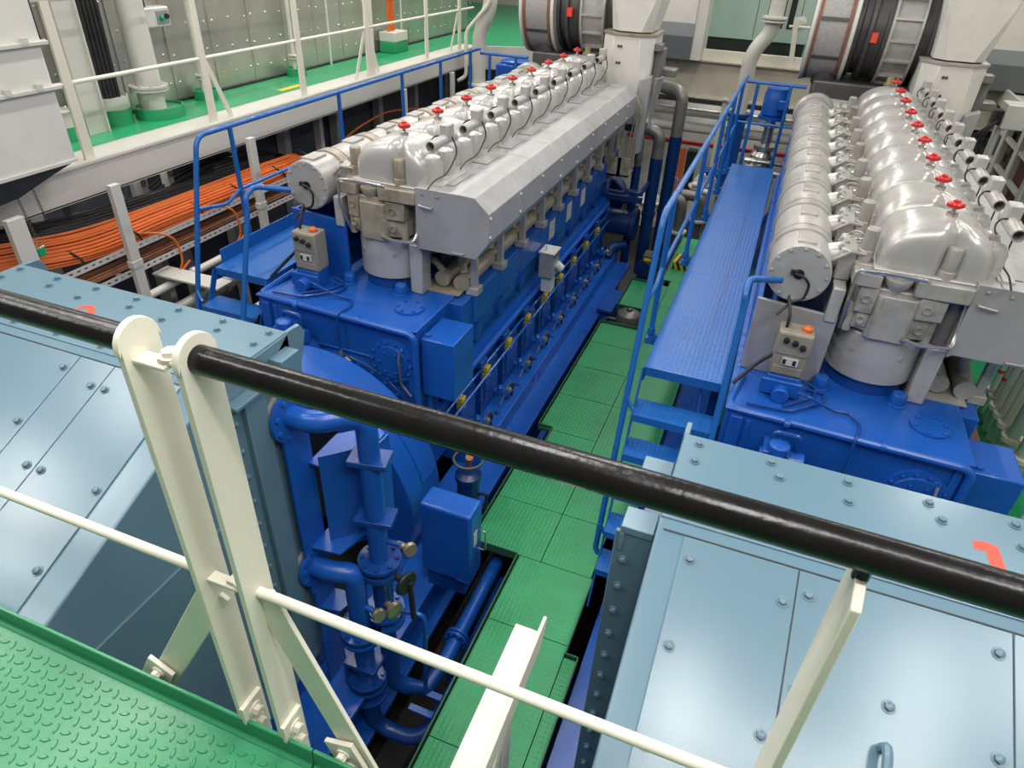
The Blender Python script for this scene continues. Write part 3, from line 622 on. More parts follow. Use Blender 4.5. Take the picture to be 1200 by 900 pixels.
    # ---- charge-air receiver with clamp rings
    DXC, DZC, DR = -3.02, 2.125, .172
    b = MB(); b.lathe((DXC, 3.911, DZC), (0, 1, 0), [(DR - .008, 0), (DR, .006), (DR, 4.62)], 44); ar = b.build('charge_air_receiver', SILV, root)
    for k in range(12):
        a = 2 * PI * k / 12; MB().hexb((DXC + .15 * math.cos(a), 3.911, DZC + .15 * math.sin(a)), (0, -1, 0), .0085, .008).build('bolt', SILV, ar)
    b = MB(); b.lathe((DXC + .0, 3.911, DZC), (0, -1, 0), [(.03, 0), (.03, .006), (.014, .006), (.014, .02)], 14); b.tube(fil([(DXC - .02, 3.885, DZC + .01), (DXC + .03, 3.875, DZC + .005), (DXC + .07, 3.88, DZC - .04), (DXC + .06, 3.87, DZC - .13), (DXC - .0, 3.86, DZC - .15), (DXC - .06, 3.80, DZC - .22)], .04), .008, 8); b.box(DXC - .045, DXC + .0, 3.885, 3.905, DZC, DZC + .025); b.build('pressure_sensor', BLACK, ar)
    b = MB(); b.lathe((DXC, Y1 + .02, DZC), (0, 1, 0), [(DR, 0), (DR + .012, .004), (DR + .012, .085), (DR, .09)], 44); cb = b.build('clamp_band', CAST, root, at=(0, 0, 0))
    b = MB(); b.torus((DXC, Y1 + .11, DZC), (0, 1, 0), DR + .004, .009, 44, 6); b.build('sealing_ring', BLACK, cb)
    b = MB(); b.prism([(DXC - .05, DZC + DR - .02), (DXC + .05, DZC + DR - .02), (DXC + .05, DZC + DR + .012), (DXC - .05, DZC + DR + .012)], 'y', Y1 - .19, Y1 - .03); b.build('name_pad', SILV, cb, bevel=.006)
    rep(cb, OFFS, root)
    b = MB(); b.lathe((DXC, 8.4, DZC), (0, 1, 0), [(.19, 0), (.21, .03), (.21, .12), (.17, .2)], 40); b.tube(fil([(DXC, 8.6, DZC), (DXC + .1, 8.75, DZC), (DXC + .35, 8.8, DZC + .0)], .15), .13, 20); b.build('receiver_end', SILV, root)
    b = MB(); b.box(-2.82, -2.75, 3.92, 8.3, 1.86, 2.08); b.build('receiver_support', SILV, root, bevel=.01)
    # ---- plate with control box
    b = MB(); b.prism([(-3.2, 1.445), (-2.745, 1.445), (-2.745, 1.90), (-3.2, 1.93)], 'y', 3.93, 3.955); b.build('shield_plate', BLUE, root, bevel=.004)
    b = MB(); b.box(-3.20, -3.17, 3.95, 8.3, 1.445, 1.92); b.build('shield_side', BLUE, root, bevel=.004)
    b = MB(); b.box(-3.04, -2.86, 3.69, 3.83, 1.445, 1.575); b.box(-3.07, -2.84, 3.66, 3.69, 1.46, 1.56); b.cyl((-2.95, 3.60, 1.49), (-2.95, 3.69, 1.49), .05, 12); b.build('box_pedestal', BLUE, root, bevel=.006)
    b = MB(); b.box(-3.045, -2.855, 3.70, 3.84, 1.575, 1.86); cbx = b.build('control_box', BOXG, root, bevel=.01)
    b = MB(); b.box(-3.035, -2.865, 3.694, 3.70, 1.72, 1.85); b.box(-3.03, -2.87, 3.694, 3.70, 1.59, 1.64); b.build('box_lid', BOXG, cbx, bevel=.003)
    for x, z in ((-2.995, 1.815), (-2.945, 1.805), (-2.90, 1.785)): MB().lathe((x, 3.695, z), (0, -1, 0), [(.017, 0), (.017, .02), (.012, .022)], 12).build('knob', BLACK, cbx)
    b = MB(); b.box(-2.99, -2.90, 3.690, 3.70, 1.655, 1.70); b.build('gauge_plate', GALV, cbx)
    b = MB()
    for x in (-2.985, -2.93): b.box(x, x + .018, 3.687, 3.70, 1.662, 1.692)
    b.build('gauge_window', BLACK, cbx)
    b = MB(); b.lathe((-2.90, 3.76, 1.86), (0, 0, 1), [(.028, 0), (.028, .02), (.015, .032)], 14); b.build('button', ORANGE, cbx)
    b = MB(); b.tube(fil([(-3.01, 3.76, 1.86), (-3.01, 3.78, 1.93), (-3.04, 3.87, 2.0)], .03), .009, 8); b.build('cable', BLACK, cbx); b = MB(); b.tube(fil([(-3.04, 3.72, 1.7), (-3.12, 3.70, 1.62), (-3.22, 3.62, 1.5)], .04), .012, 8); b.build('cable', BLACK, cbx)
    # ---- exhaust heat shield
    pf = [(-2.155, 2.25), (-1.83, 2.25), (-1.72, 2.245), (-1.617, 2.15), (-1.617, 1.955), (-1.71, 1.822), (-2.13, 1.822), (-2.155, 1.80)]
    for k in range(9):
        y0 = 3.896 + (.56 if k else 0) + (.47 * (k - 1) if k else 0); y1 = 3.896 + .56 + .47 * k if k else 3.896 + .56
        b = MB(); b.prism(pf, 'y', y0 + .002, y1 - .003); sh = b.build('heat_shield', SHEET, root, bevel=.004)
        b = MB(); b.prism([(-2.05, 2.251), (-1.93, 2.251), (-1.93, 2.258), (-2.05, 2.258)], 'y', y0 + .14, y1 - .10)
        b.build('lid_panel', SHEET, sh, bevel=.003)
        for x, z in ((-1.616, 2.12), (-1.616, 1.99)): MB().hexb((x, y0 + .02, z), (1, 0, 0), .009, .008, True).build('bolt', GALV, sh)
        if k == 0:
            for x, z, in ((-2.10, 2.215), (-1.99, 2.21)): MB().hexb((x, 3.896, z), (0, -1, 0), .008, .008).build('bolt', CAST, sh)
            b = MB(); b.tube(fil([(-2.12, 3.894, 2.14), (-2.12, 3.875, 2.14), (-2.03, 3.875, 2.13), (-2.03, 3.894, 2.13)], .012), .007, 8); b.build('grab_handle', SHEET, sh)
            b = MB(); b.tube(fil([(-1.88, 3.894, 1.85), (-1.88, 3.878, 1.85), (-1.80, 3.878, 1.85), (-1.80, 3.894, 1.85)], .012), .006, 8); b.build('grab_handle', SHEET, sh)
            b = MB(); b.prism([(-2.06, 2.25), (-1.98, 2.25), (-1.98, 2.262), (-2.06, 2.262)], 'y', 3.97, 4.35); b.build('cover_strip', SILVC, sh)
    # supports and pipes under the shield
    b = MB(); b.box(-1.86, -1.81, Y1 - .0, Y1 + .045, 1.485, 1.85); b.box(-1.885, -1.79, Y1 - .025, Y1 + .075, 1.428, 1.487); rep(b.build('shield_bracket', SILV, root, bevel=.005, at=(0, 0, 0)), OFFS, root)
    for px, pz, py in ((-2.07, 1.52, 4.12), (-1.92, 1.51, 4.12)):
        b = MB(); b.tube([(px, py, pz), (px, 8.2, pz)], .056, 18); b.lathe((px, py, pz), (0, -1, 0), [(.06, -.03), (.06, .012), (.045, .014)], 18); b.build('water_pipe', CAST, root)
    b = MB(); b.tube(fil([(-2.0, Y1 + .2, 1.84), (-1.98, Y1 + .1, 1.7), (-1.93, Y1 + .05, 1.56)], .05), .03, 12); b.tube(fil([(-2.22, Y1 + .0, 1.66), (-2.12, Y1 - .02, 1.64), (-2.07, Y1, 1.56)], .05), .026, 12); rep(b.build('branch_pipe', CAST, root, at=(0, 0, 0)), OFFS, root)
    b = MB(); b.box(-2.2, -1.90, 4.03, 8.3, 1.445, 1.452); b.build('drip_tray', CAST, root)
    # data plates on the covers
    for y in (5.95, 6.5, 7.0): MB().box(-1.818, -1.815, y - .08, y + .08, 1.22, 1.40).build('data_plate', GALV, root)
    # ---- small box on the side
    b = MB(); b.box(-1.80, -1.66, 5.56, 5.74, .98, 1.22); sb = b.build('sensor_box', GREYB, root, bevel=.006)
    b = MB(); b.box(-1.81, -1.65, 5.55, 5.75, 1.22, 1.235); b.lathe((-1.75, 5.62, 1.235), (0, 0, 1), [(.012, 0), (.008, .05)], 8); b.build('box_cap', GALV, sb, bevel=.003)
    b = MB(); b.box(-1.78, -1.68, 5.60, 5.72, .82, .98); b.cyl((-1.66, 5.66, 1.1), (-1.61, 5.68, 1.05), .04, 12); b.build('cable_gland', GALV, sb, bevel=.004)
    # ---- turbocharger across the far end
    TY, TZ = 9.22, 2.93
    b = MB(); b.lathe((-3.27, TY, TZ), (1, 0, 0), [(.47, 0), (.57, .02), (.57, .05), (.55, .05), (.55, .40), (.57, .40), (.57, .44), (.47, .46)], 64); fl = b.build('air_filter', MESH, root)
    for x, rr, mt, w_ in ((-3.25, .574, WHITE2, .03), (-3.205, .560, RUST, .03), (-2.90, .560, RUST, .03), (-2.85, .578, WHITE2, .035)):
        MB().lathe((x - w_ / 2, TY, TZ), (1, 0, 0), [(rr, 0), (rr, w_)], 64).build('filter_band', mt, fl)
    for a in range(0, 360, 40):
        r = math.radians(a + 10); c, s_ = math.cos(r), math.sin(r)
        MB().bar((-3.19, TY + .555 * c, TZ + .555 * s_), (-2.91, TY + .555 * c, TZ + .555 * s_), .035, .012, (0, c, s_)).build('filter_strap', DARKM, fl)
    b = MB(); b.lathe((-2.83, TY, TZ), (1, 0, 0), [(.50, 0), (.50, .05), (.46, .06), (.46, .12), (.54, .13), (.54, .17), (.5, .18), (.5, .28), (.53, .29), (.53, .33)], 48); cp = b.build('compressor_casing', DARKM, root, bevel=.004)
    for k in range(20):
        a = 2 * PI * k / 20; MB().hexb((-2.66, TY + .51 * math.cos(a), TZ + .51 * math.sin(a)), (-1, 0, 0), .014, .03).build('bolt', STEEL, cp)
    MB().box(-2.66, -2.60, TY - .57, TY - .50, TZ - .09, TZ + .0).build('sensor', REDM, cp)
    b = MB(); b.lathe((-2.50, TY, TZ), (1, 0, 0), [(.52, 0), (.54, .02), (.54, .27), (.52, .29)], 48); tb = b.build('turbine_casing', SILV, root)
    for k in range(18):
        a = 2 * PI * k / 18 + .1; c, s_ = math.cos(a), math.sin(a)
        MB().bar((-2.49, TY + .56 * c, TZ + .56 * s_), (-2.22, TY + .56 * c, TZ + .56 * s_), .02, .05, (0, c, s_)).build('rib', SILV, tb)
    for x in (-2.49, -2.22): MB().lathe((x - .012, TY, TZ), (1, 0, 0), [(.585, 0), (.585, .024)], 48).build('rim', SILV, tb)
    b = MB(); b.lathe((-2.21, TY, TZ), (1, 0, 0), [(.5, 0), (.5, .10), (.54, .10), (.54, .15), (.4, .2), (.4, .3)], 40); tc = b.build('outlet_casing', DARKM, root)
    for k in range(18):
        a = 2 * PI * k / 18; MB().hexb((-2.06, TY + .50 * math.cos(a), TZ + .50 * math.sin(a)), (1, 0, 0), .017, .03).build('bolt', STEEL, tc)
    b = MB(); b.box(-3.1, -2.1, 8.75, 9.6, 1.9, 2.42); b.cyl((-3.0, 9.0, 2.35), (-3.0, 9.0, 2.6), .13, 16); b.build('turbo_bracket', DARKM, root, bevel=.02)
    b = MB(); b.lathe((-2.36, 8.62, 2.25), (0, .05, 1), [(.05, 0), (.03, .10), (.03, .2), (.06, .21), (.06, .235), (.04, .24), (.04, .3)], 12); b.build('vent_fitting', BRASS, root)
    # exhaust transition hood and duct above
    def octo(x0, x1, y0, y1, z, c): return [(x0 + c, y0, z), (x1 - c, y0, z), (x1, y0 + c, z), (x1, y1 - c, z), (x1 - c, y1, z), (x0 + c, y1, z), (x0, y1 - c, z), (x0, y0 + c, z)]
    b = MB(); b.loft([octo(-2.13, -1.56, 8.36, 9.1, 1.80, .1), octo(-2.13, -1.56, 8.36, 9.1, 2.25, .1), octo(-2.14, -1.55, 8.36, 9.1, 2.73, .15)]); hd2 = b.build('exhaust_hood', WHITE2, root, bevel=.006)
    b = MB(); b.loft([octo(-2.155, -1.535, 8.345, 9.12, 2.73, .16), octo(-2.155, -1.535, 8.345, 9.12, 2.752, .16)]); b.build('flange', CAST, hd2)
    for z in (2.62, 2.45):
        for x in (-1.93, -1.90): MB().hexb((x, 8.352, z), (0, -1, 0), .010, .012).build('bolt', DARKM, hd2)
    b = MB(); b.loft([octo(-2.06, -1.60, 8.42, 9.05, 2.765, .1), octo(-2.10, -1.50, 8.40, 9.1, 3.25, .02), octo(-2.10, -1.50, 8.40, 9.1, 4.3, .02)]); b.build('exhaust_duct', WHITE2, root, bevel=.005)
    b = MB(); b.box(-1.58, -1.46, 8.5, 8.65, 2.58, 2.66); b.box(-1.5, -1.3, 8.7, 8.9, 2.3, 2.38); b.box(-1.55, -1.45, 8.6, 8.8, 2.3, 2.6); b.build('outlet_bracket', LAG, root, bevel=.01)
    # cooler plate below hood and free-end gear
    b = MB(); b.prism([(-1.62, 1.45), (-1.52, 1.50), (-1.50, 2.35), (-1.62, 2.3)], 'y', 8.30, 8.42); b.build('end_plate', SHEET, root, bevel=.004)
    b = MB(); b.prism([(8.5, 2.25), (9.1, 2.25), (8.5, 1.75)], 'x', -1.50, -1.48); b.build('gusset', SHEET, root)
    b = MB(); b.box(X0 + .1, X1 - .05, 8.6, 9.2, .1, 1.5); b.cyl((-2.1, 9.2, .6), (-2.1, 9.45, .6), .3, 24); b.build('free_end_cover', NAVY, root, bevel=.02)
    b = MB(); b.cyl((-1.88, 8.75, .45), (-1.55, 8.75, .45), .17, 20); b.cyl((-1.57, 8.75, .45), (-1.50, 8.75, .45), .21, 24); b.box(-1.9, -1.55, 8.62, 8.7, .75, .83); b.tube(fil([(-1.6, 8.6, .2), (-1.75, 8.45, .2), (-1.75, 8.3, .1)], .1), .07, 14); b.build('water_pump', NAVY, root, bevel=.008)
    b = MB(); b.tube(fil([(-1.66, 8.45, .98), (-1.45, 8.45, .98), (-1.45, 9.2, .98)], .05), .03, 8); b.box(-1.9, -1.42, 8.40, 8.46, .86, .92); b.box(-1.9, -1.42, 8.40, 8.46, .95, .97); b.build('end_frame', NAVY, root)
    # wiring hanging at the far end of the shield
    b = MB()
    for k in range(4):
        x = -1.60 + .022 * k; b.tube(fil([(x - .1, 8.28, 2.2 - .02 * k), (x, 8.22, 2.0), (x - .05 + .02 * (k % 3), 8.24, 1.6), (x - .02, 8.26, 1.25 + .03 * k)], .1), .007, 6)
    b.build('sensor_wiring', CAST, root)
    b = MB(); b.box(-1.86, -1.56, 8.0, 8.3, 1.28, 1.30); b.box(-1.86, -1.56, 8.0, 8.02, 1.28, 1.5); b.box(-1.7, -1.66, 8.0, 8.04, 1.3, 1.8); b.build('wiring_shelf', CAST, root)
    # rocker end: pipe rack low on outlet side (near 8.5)
    return root
engL = engine()
engR = copy_tree(engL); engR.location.x += D
engL['label'] = 'left blue and silver diesel engine, behind the hood marked 2'
cache = {}
def oily(o):
    for ch in o.children:
        if ch.type == 'MESH' and ch.data.materials and ch.data.materials[0] == CAST:
            if ch.data.name not in cache:
                me = ch.data.copy(); me.materials[0] = CASTB; cache[ch.data.name] = me
            ch.data = cache[ch.data.name]
        oily(ch)
oily(engL)
engR['label'] = 'right blue and silver diesel engine, behind the hood marked 1'
# the plate behind the right control box is blue; its grey colour paints the light on it
for o in engR.children:
    if o.name.startswith('shield_plate'):
        me = o.data.copy(); me.materials[0] = SHEET; o.data = me; o['label'] = 'shield plate, painted grey for the light on its blue'
# ================================================================ walkways beside the engines (right coordinates first)
def walkway():
    root = thing('walkway', 'x', 'walkway', (-.2, 6.0, 0), 'blue walkways along the engines')
    xa, xb = -.445, .036; zt = 1.467
    for y0, y1 in ((3.63, 5.2), (5.2, 6.75), (6.75, 8.56)):
        b = MB(); b.box(xa, xb, y0 + .002, y1 - .002, zt - .008, zt); b.build('deck_plate', TREADBLUE, root, bevel=.002)
    b = MB()
    for x in (xa, xb - .01): b.box(x, x + .01, 3.63, 8.56, zt - .10, zt - .008)
    b.box(xa, xb, 3.63, 3.64, zt - .06, zt - .008); b.build('side_channel', RAILBLUE, root)
    for y in (3.9, 5.6, 7.2, 8.4):
        b = MB(); b.box(xa + .01, xb - .01, y - .03, y + .03, zt - .10, zt - .02); b.box(xb - .06, xb - .01, y - .03, y + .03, -.05, zt - .1); b.build('support', BLUE2, root)
    b = MB(); b.bar((xb - .12, 3.72, 1.37), (xb - .04, 3.3, .6), .05, .01, (1, 0, 0)); b.build('knee_brace', BLUE2, root)
    # ladder
    top = V((0, 3.64, zt)); bot = V((0, 2.93, .0))
    for x in (xa - .005, xb):
        b = MB(); b.bar((x, top.y, top.z - .02), (x, bot.y, bot.z), .05, .010, (1, 0, 0)); b.build('stringer', RAILBLUE, root)
    for i in range(1, 6):
        t_ = i / 6.1; y = top.y + (bot.y - top.y) * t_; z = zt - .228 * i
        b = MB(); b.box(xa, xb - .006, y - .10, y + .09, z - .006, z); b.box(xa, xb - .006, y - .10, y - .094, z - .05, z - .006); b.build('tread', TREADBLUE, root)
    # handrail on the outer side
    xr = -.50; zr = 2.39
    b = MB(); b.tube(fil([(xr + .01, 8.72, zr), (xr, 8.5, zr), (xr, 3.78, zr), (xr, 3.18, .27), (xr + .03, 3.17, .24)], .09), .019, 12); b.build('handrail', RAILBLUE, root)
    b = MB(); b.tube([(xr, 8.5, 1.92), (xr, 4.11, 1.92)], .014, 10); b.tube(fil([(xr, 4.11, 1.92), (xr, 3.95, 1.85), (xr, 3.66, 1.9)], .05), .014, 10); b.build('knee_rail', RAILBLUE, root)
    for y in (4.12, 5.55, 6.72, 7.62, 8.45):
        b = MB(); b.tube([(xr, y, zr), (xr, y, zt - .06)], .0185, 12); p_ = b.build('post', RAILBLUE, root)
        b = MB(); b.prism([(xr - .03, zt - .10), (xa, zt - .10), (xa, zt - .02), (xr - .03, zt - .06)], 'y', y - .03, y + .03); b.cyl((xr, y, zt - .03), (xr, y, zt + .02), .026, 12); b.build('socket', RAILBLUE, p_)
    for z, y in ((1.28, 3.43), (.42, 3.17)):
        b = MB(); b.tube(fil([(xr, y + .04, z + .05), (xr + .03, y + .03, z), (xa, y + .02, z - .02)], .03), .013, 8); b.build('stub', RAILBLUE, root)
    # inner handrail of the ladder
    b = MB(); b.tube(fil([(.20, 3.84, 2.10), (.03, 3.66, 2.15), (.03, 3.57, 2.10), (.04, 3.56, 2.02), (.05, 3.13, .75)], .06), .019, 12); b.build('ladder_handrail', RAILBLUE, root)
    # end rail across
    ye = 8.74
    b = MB(); b.tube(fil([(xr + .01, ye, 2.34), (.16, ye, 2.34)], .05), .018, 10); b.build('end_rail', RAILBLUE, root); MB().tube([(xr, ye, 1.90), (.12, ye, 1.90)], .014, 10).build('end_knee_rail', RAILBLUE, root)
    for x in (-.36, -.005):
        b = MB(); b.tube([(x, ye, 2.34), (x, ye, 1.40)], .020, 10); b.build('end_post', RAILBLUE, root)
    return root
wkR = walkway(); wkL = copy_tree(wkR); wkL.location.x -= D
MB().box(-3.757, -3.747, 3.72, 8.5, 1.46, 1.575).build('toe_plate', RAILBLUE, wkL, bevel=.003)
wkR['label'] = 'long blue chequer-plate walkway with ladder and railing, between the two engines'
wkL['label'] = 'blue chequer-plate walkway with railing left of the left engine, beside the orange cables'

# ================================================================ pipework and boxes beside the left set
t = thing('cooling_pipe', 'upper blue cooling pipe bending from a bolted flange down to a valve with gauge', 'pipe', (-1.43, 2.05, -.5), 'blue cooler pipes')
b = MB(); px, py = -1.43, 2.05
b.tube(fil([(-1.735, 1.90, 1.87), (-1.60, 1.90, 1.87), (px, py, 1.87), (px, py, 1.6)], .16, 10) + [(px, py, .93)], .052, 20); b.build('pipe', BLUE, t)
flange(MB(), (-1.722, 1.90, 1.87), (1, 0, 0), .122, .02, 8, .013).build('flange', BLUE, t)
flange(MB(), (-1.752, 1.90, 1.87), (1, 0, 0), .124, .022, 8, .013).build('flange', GREYB, t)
for z in (1.60, 1.22):
    b = MB(); b.bar((px - .10, py - .01, z), (px + .09, py + .03, z), .13, .03); b.build('clamp_plate', BLUE2, t, bevel=.004)
flange(MB(), (px, py, .92), (0, 0, 1), .115, .022, 8, .013).build('flange', BLUE2, t)
flange(MB(), (px, py, .86), (0, 0, 1), .115, .03, 8, .013).build('flange', BLUE2, t)
b = MB(); b.cyl((px, py, .55), (px, py, .85), .055, 18); b.build('valve_body', BLUE2, t)
flange(MB(), (px, py, .52), (0, 0, 1), .11, .022, 8, .013).build('flange', BLUE, t)
flange(MB(), (px, py, .44), (0, 0, 1), .11, .022, 8, .013).build('flange', BLUE, t)
b = MB(); b.tube(fil([(px, py, .45), (px, py, -.2), (px + .18, py + .1, -.3)], .2, 8) + [(-1.21, 2.35, -.25)], .05, 18); b.build('lower_pipe', BLUE2, t)
b = MB(); b.tube([(px, py, 1.07), (px + .13, py + .02, 1.06)], .016, 8); s1 = b.build('drain_stub', BLUE2, t)
b = MB(); b.tube([(px + .10, py + .02, 1.06), (px + .17, py + .02, 1.055)], .018, 8); b.lathe((px + .165, py + .02, 1.055), (.9, -.5, .2), [(.035, 0), (.04, .01), (.035, .03)], 14); b.build('drain_wheel', BRASS, s1)
b = MB(); b.lathe((px + .10, py - .02, .86), (1, -.3, 0), [(.02, 0), (.02, .06), (.065, .07), (.07, .08), (.065, .09)], 18); b.tube([(px + .19, py - .03, .86), (px + .20, py - .03, .58)], .016, 8); b.build('valve_lever', BLACK, t)
b = MB(); b.lathe((px + .03, py - .03, .62), (1, -.4, 0), [(.02, 0), (.02, .05), (.05, .06), (.05, .085), (.02, .09)], 14); b.build('gauge', BRASS, t)
b = MB(); b.tube(fil([(px + .10, py, .55), (px + .22, py + .02, .55), (px + .24, py + .02, .50), (px + .22, py + .02, -.2)], .05), .014, 8); b.build('small_pipe', BLUE, t)

t = thing('cooling_pipe', 'lower blue cooling pipe with round bend, under the C-shaped bracket', 'pipe', (-1.5, 1.92, -.5), 'blue cooler pipes')
b = MB(); b.tube(fil([(-1.735, 1.88, .92), (-1.62, 1.88, .92), (-1.515, 1.93, .90), (-1.515, 1.93, .75)], .13, 10) + [(-1.515, 1.93, -.25)], .055, 20); b.build('pipe', BLUE, t)
flange(MB(), (-1.722, 1.88, .92), (1, 0, 0), .11, .02, 8, .013).build('flange', BLUE, t)
flange(MB(), (-1.752, 1.88, .92), (1, 0, 0), .112, .022, 8, .013).build('flange', GREYB, t)
for z, m_ in ((.44, BLUE2), (.39, BLUE), (.0, BLUE2), (-.06, BLUE2), (-.16, BLUE2)): flange(MB(), (-1.515, 1.93, z), (0, 0, 1), .112, .022, 8, .013).build('flange', m_, t)
b = MB(); b.tube(fil([(-1.515, 1.93, .66), (-1.40, 1.92, .66)], .02), .016, 8); s1 = b.build('drain_stub', BLUE, t)
b = MB(); b.lathe((-1.40, 1.92, .66), (.9, -.5, .2), [(.02, 0), (.036, .02), (.04, .03), (.035, .05)], 14); b.build('drain_wheel', BRASS, s1)
b = MB(); b.box(-1.62, -1.42, 1.86, 2.0, .13, .16); b.box(-1.62, -1.60, 1.86, 2.0, -.1, .13); b.build('support_plate', BLUE2, t, bevel=.003)
b = MB(); b.tube(fil([(-1.515, 1.93, -.2), (-1.515, 1.93, -.52), (-1.20, 1.95, -.55), (-1.12, 2.2, -.42), (-1.15, 3.2, -.40)], .18, 8), .05, 18); b.build('lower_pipe', BLUE2, t)
flange(MB(), (-1.128, 2.35, -.41), (0, 1, 0), .08, .03, 6, .01).build('flange', BLUE2, t)

t = thing('supply_pipe', 'thick blue pipe lying along the floor opening beside the green plates', 'pipe', (-1.22, 2.6, -.25), None)
b = MB(); b.tube([(-1.21, 2.33, -.25), (-1.215, 3.22, -.235)], .05, 18); b.lathe((-1.215, 3.22, -.235), (0, 1, 0), [(.05, 0), (.035, .03), (.01, .04)], 16); b.build('pipe', BLUE, t)
flange(MB(), (-1.215, 2.50, -.247), (0, 1, 0), .085, .02, 8, .01).build('flange', BLUE, t); flange(MB(), (-1.215, 2.53, -.247), (0, 1, 0), .085, .02, 8, .01).build('flange', BLUE, t)
for y in (2.12, 2.0): MB().box(-1.29, -1.13, y - .02, y + .02, -.30, -.28).build('clip', BLUE, t)

t = thing('pipe_bracket', 'blue C-shaped steel bracket holding the cooling pipes beside the left alternator', 'bracket', (-1.65, 2.0, 0), None)
b = MB(); b.prism([(1.83, 1.95), (1.83, .75), (2.0, .75), (2.0, 1.9)], 'x', -1.728, -1.716); b.build('back_plate', BLUE, t)
b = MB(); b.prism([(-1.715, 1.96), (-1.655, 1.96), (-1.50, 2.12), (-1.50, 2.30), (-1.56, 2.34), (-1.715, 2.2)], 'z', 1.545, 1.556); b.build('upper_flange', BLUE, t)
b = MB(); b.prism([(-1.715, 1.88), (-1.56, 1.90), (-1.50, 2.12), (-1.715, 2.1)], 'z', 1.045, 1.055); b.build('lower_flange', BLUE, t)
b = MB(); b.bar((-1.655, 1.96, 1.30), (-1.49, 2.13, 1.30), .01, .62, (0, 0, 1)); b.bar((-1.49, 2.13, 1.30), (-1.48, 2.30, 1.30), .01, .52, (0, 0, 1)); b.build('web', BLUE, t)
b = MB(); b.prism([(-1.715, 1.86), (-1.60, 1.88), (-1.56, 2.02), (-1.715, 2.0)], 'z', .60, .61); b.box(-1.72, -1.71, 1.84, 2.0, -.4, .75); b.build('lower_plate', BLUE, t)

b = MB(); bx = (-1.555, -1.20, 2.70, 2.885, .09, .70)
t = thing('control_cabinet', 'blue rectangular cabinet with rounded edge at the flywheel guard of the left engine', 'cabinet', (-1.38, 2.8, .05), None)
b.box(*bx); b.build('body', BLUE, t, bevel=.02, seg=3)
MB().box(-1.30, -1.21, 2.694, 2.88, .095, .11).build('sill', BLUE2, t)
MB().box(-1.203, -1.198, 2.75, 2.80, .40, .52).build('data_plate', GALV, t)
b = MB(); b.tube(fil([(-1.2, 2.86, .45), (-1.165, 2.86, .45), (-1.165, 2.86, .28), (-1.2, 2.86, .28)], .02), .006, 8); b.build('handle', STEEL, t)
b = MB(); b.box(-1.52, -1.25, 2.72, 2.87, -.05, .09); b.build('plinth', BLUE2, t)

t = thing('oil_filter', 'dark blue filter canister with a ring handle on its lid beside the engine base', 'filter', (-1.50, 3.33, -.05), None)
b = MB(); b.lathe((-1.50, 3.33, -.05), (0, 0, 1), [(.09, 0), (.09, .12), (.082, .14), (.082, .45), (.095, .455), (.095, .50), (.06, .53)], 24); b.build('body', NAVY, t)
b = MB(); b.torus((-1.50, 3.33, .585), (0, 0, 1), .105, .010, 28, 8)
for k in range(3):
    a = 2 * PI * k / 3; b.tube([(-1.50 + .10 * math.cos(a), 3.33 + .10 * math.sin(a), .585), (-1.50 + .05 * math.cos(a), 3.33 + .05 * math.sin(a), .51)], .007, 6)
b.build('ring_handle', DARKM, t)
b = MB(); b.lathe((-1.50, 3.33, .53), (.2, -.3, 1), [(.02, 0), (.02, .07), (.028, .07), (.028, .11), (.01, .115)], 12); b.build('valve', RUST, t)
b = MB(); b.tube(fil([(-1.42, 3.33, .28), (-1.36, 3.34, .30), (-1.36, 3.34, .16), (-1.42, 3.33, .15)], .03), .012, 8); b.build('hose', BLACK, t)

# light blue base plate under the pipes is part of the bed; tank in the floor opening
t = thing('expansion_tank', 'small round grey steel tank sunk in the floor opening beside the green plates', 'tank', (-1.13, 7.0, -.3), None)
b = MB(); b.lathe((-1.13, 6.98, -.3), (0, 0, 1), [(.13, 0), (.145, .02), (.145, .30), (.13, .36), (.08, .395), (.02, .40)], 28); b.build('shell', LAG, t)
b = MB(); b.lathe((-1.13, 6.98, .10), (0, 0, 1), [(.035, 0), (.035, .02), (.015, .03)], 12); b.build('cap', DARKM, t)
b = MB(); b.tube(fil([(-1.27, 6.98, -.05), (-1.40, 6.98, -.05), (-1.45, 7.0, -.2)], .05), .014, 8); b.build('pipe', STEEL, t)

# vertical pipes and grey bends at the free end of the left engine
for i, (x, y, zt_, r, pts, lb) in enumerate((
    (-1.40, 8.95, 1.30, .075, [(-1.40, 8.95, 1.28), (-1.40, 8.95, 1.62), (-1.85, 8.95, 1.66)], 'dark blue standpipe with grey lagged bend turning left under the exhaust hood'),
    (-1.23, 9.15, 1.55, .075, [(-1.23, 9.15, 1.5), (-1.23, 9.15, 2.08), (-1.6, 9.3, 2.1)], 'tall dark blue standpipe with big grey lagged bend, rightmost by the exhaust hood'),
    (-1.62, 8.85, 1.20, .05, [(-1.62, 8.85, 1.15), (-1.62, 8.85, 1.55), (-1.70, 8.9, 1.8)], 'slim dark blue standpipe with grey top, leftmost behind the engine end'))):
    t = thing('standpipe', lb, 'pipe', (x, y, -.3), 'standpipes at the engine end')
    b = MB(); b.tube([(x, y, -.3), (x, y, zt_)], r + .005, 18); b.build('lower_pipe', NAVY, t)
    b = MB(); b.tube(fil(pts, .14, 8), r, 18); b.build('lagged_bend', LAG, t)
    b = MB(); b.lathe((x, y, .55), (0, 0, 1), [(r + .02, 0), (r + .02, .04)], 18); b.build('band', NAVY, t)
t = thing('pump_motor', 'dark blue electric pump motor with yellow plate on the lower deck behind the tank', 'pump', (-1.2, 8.25, -.1), None)
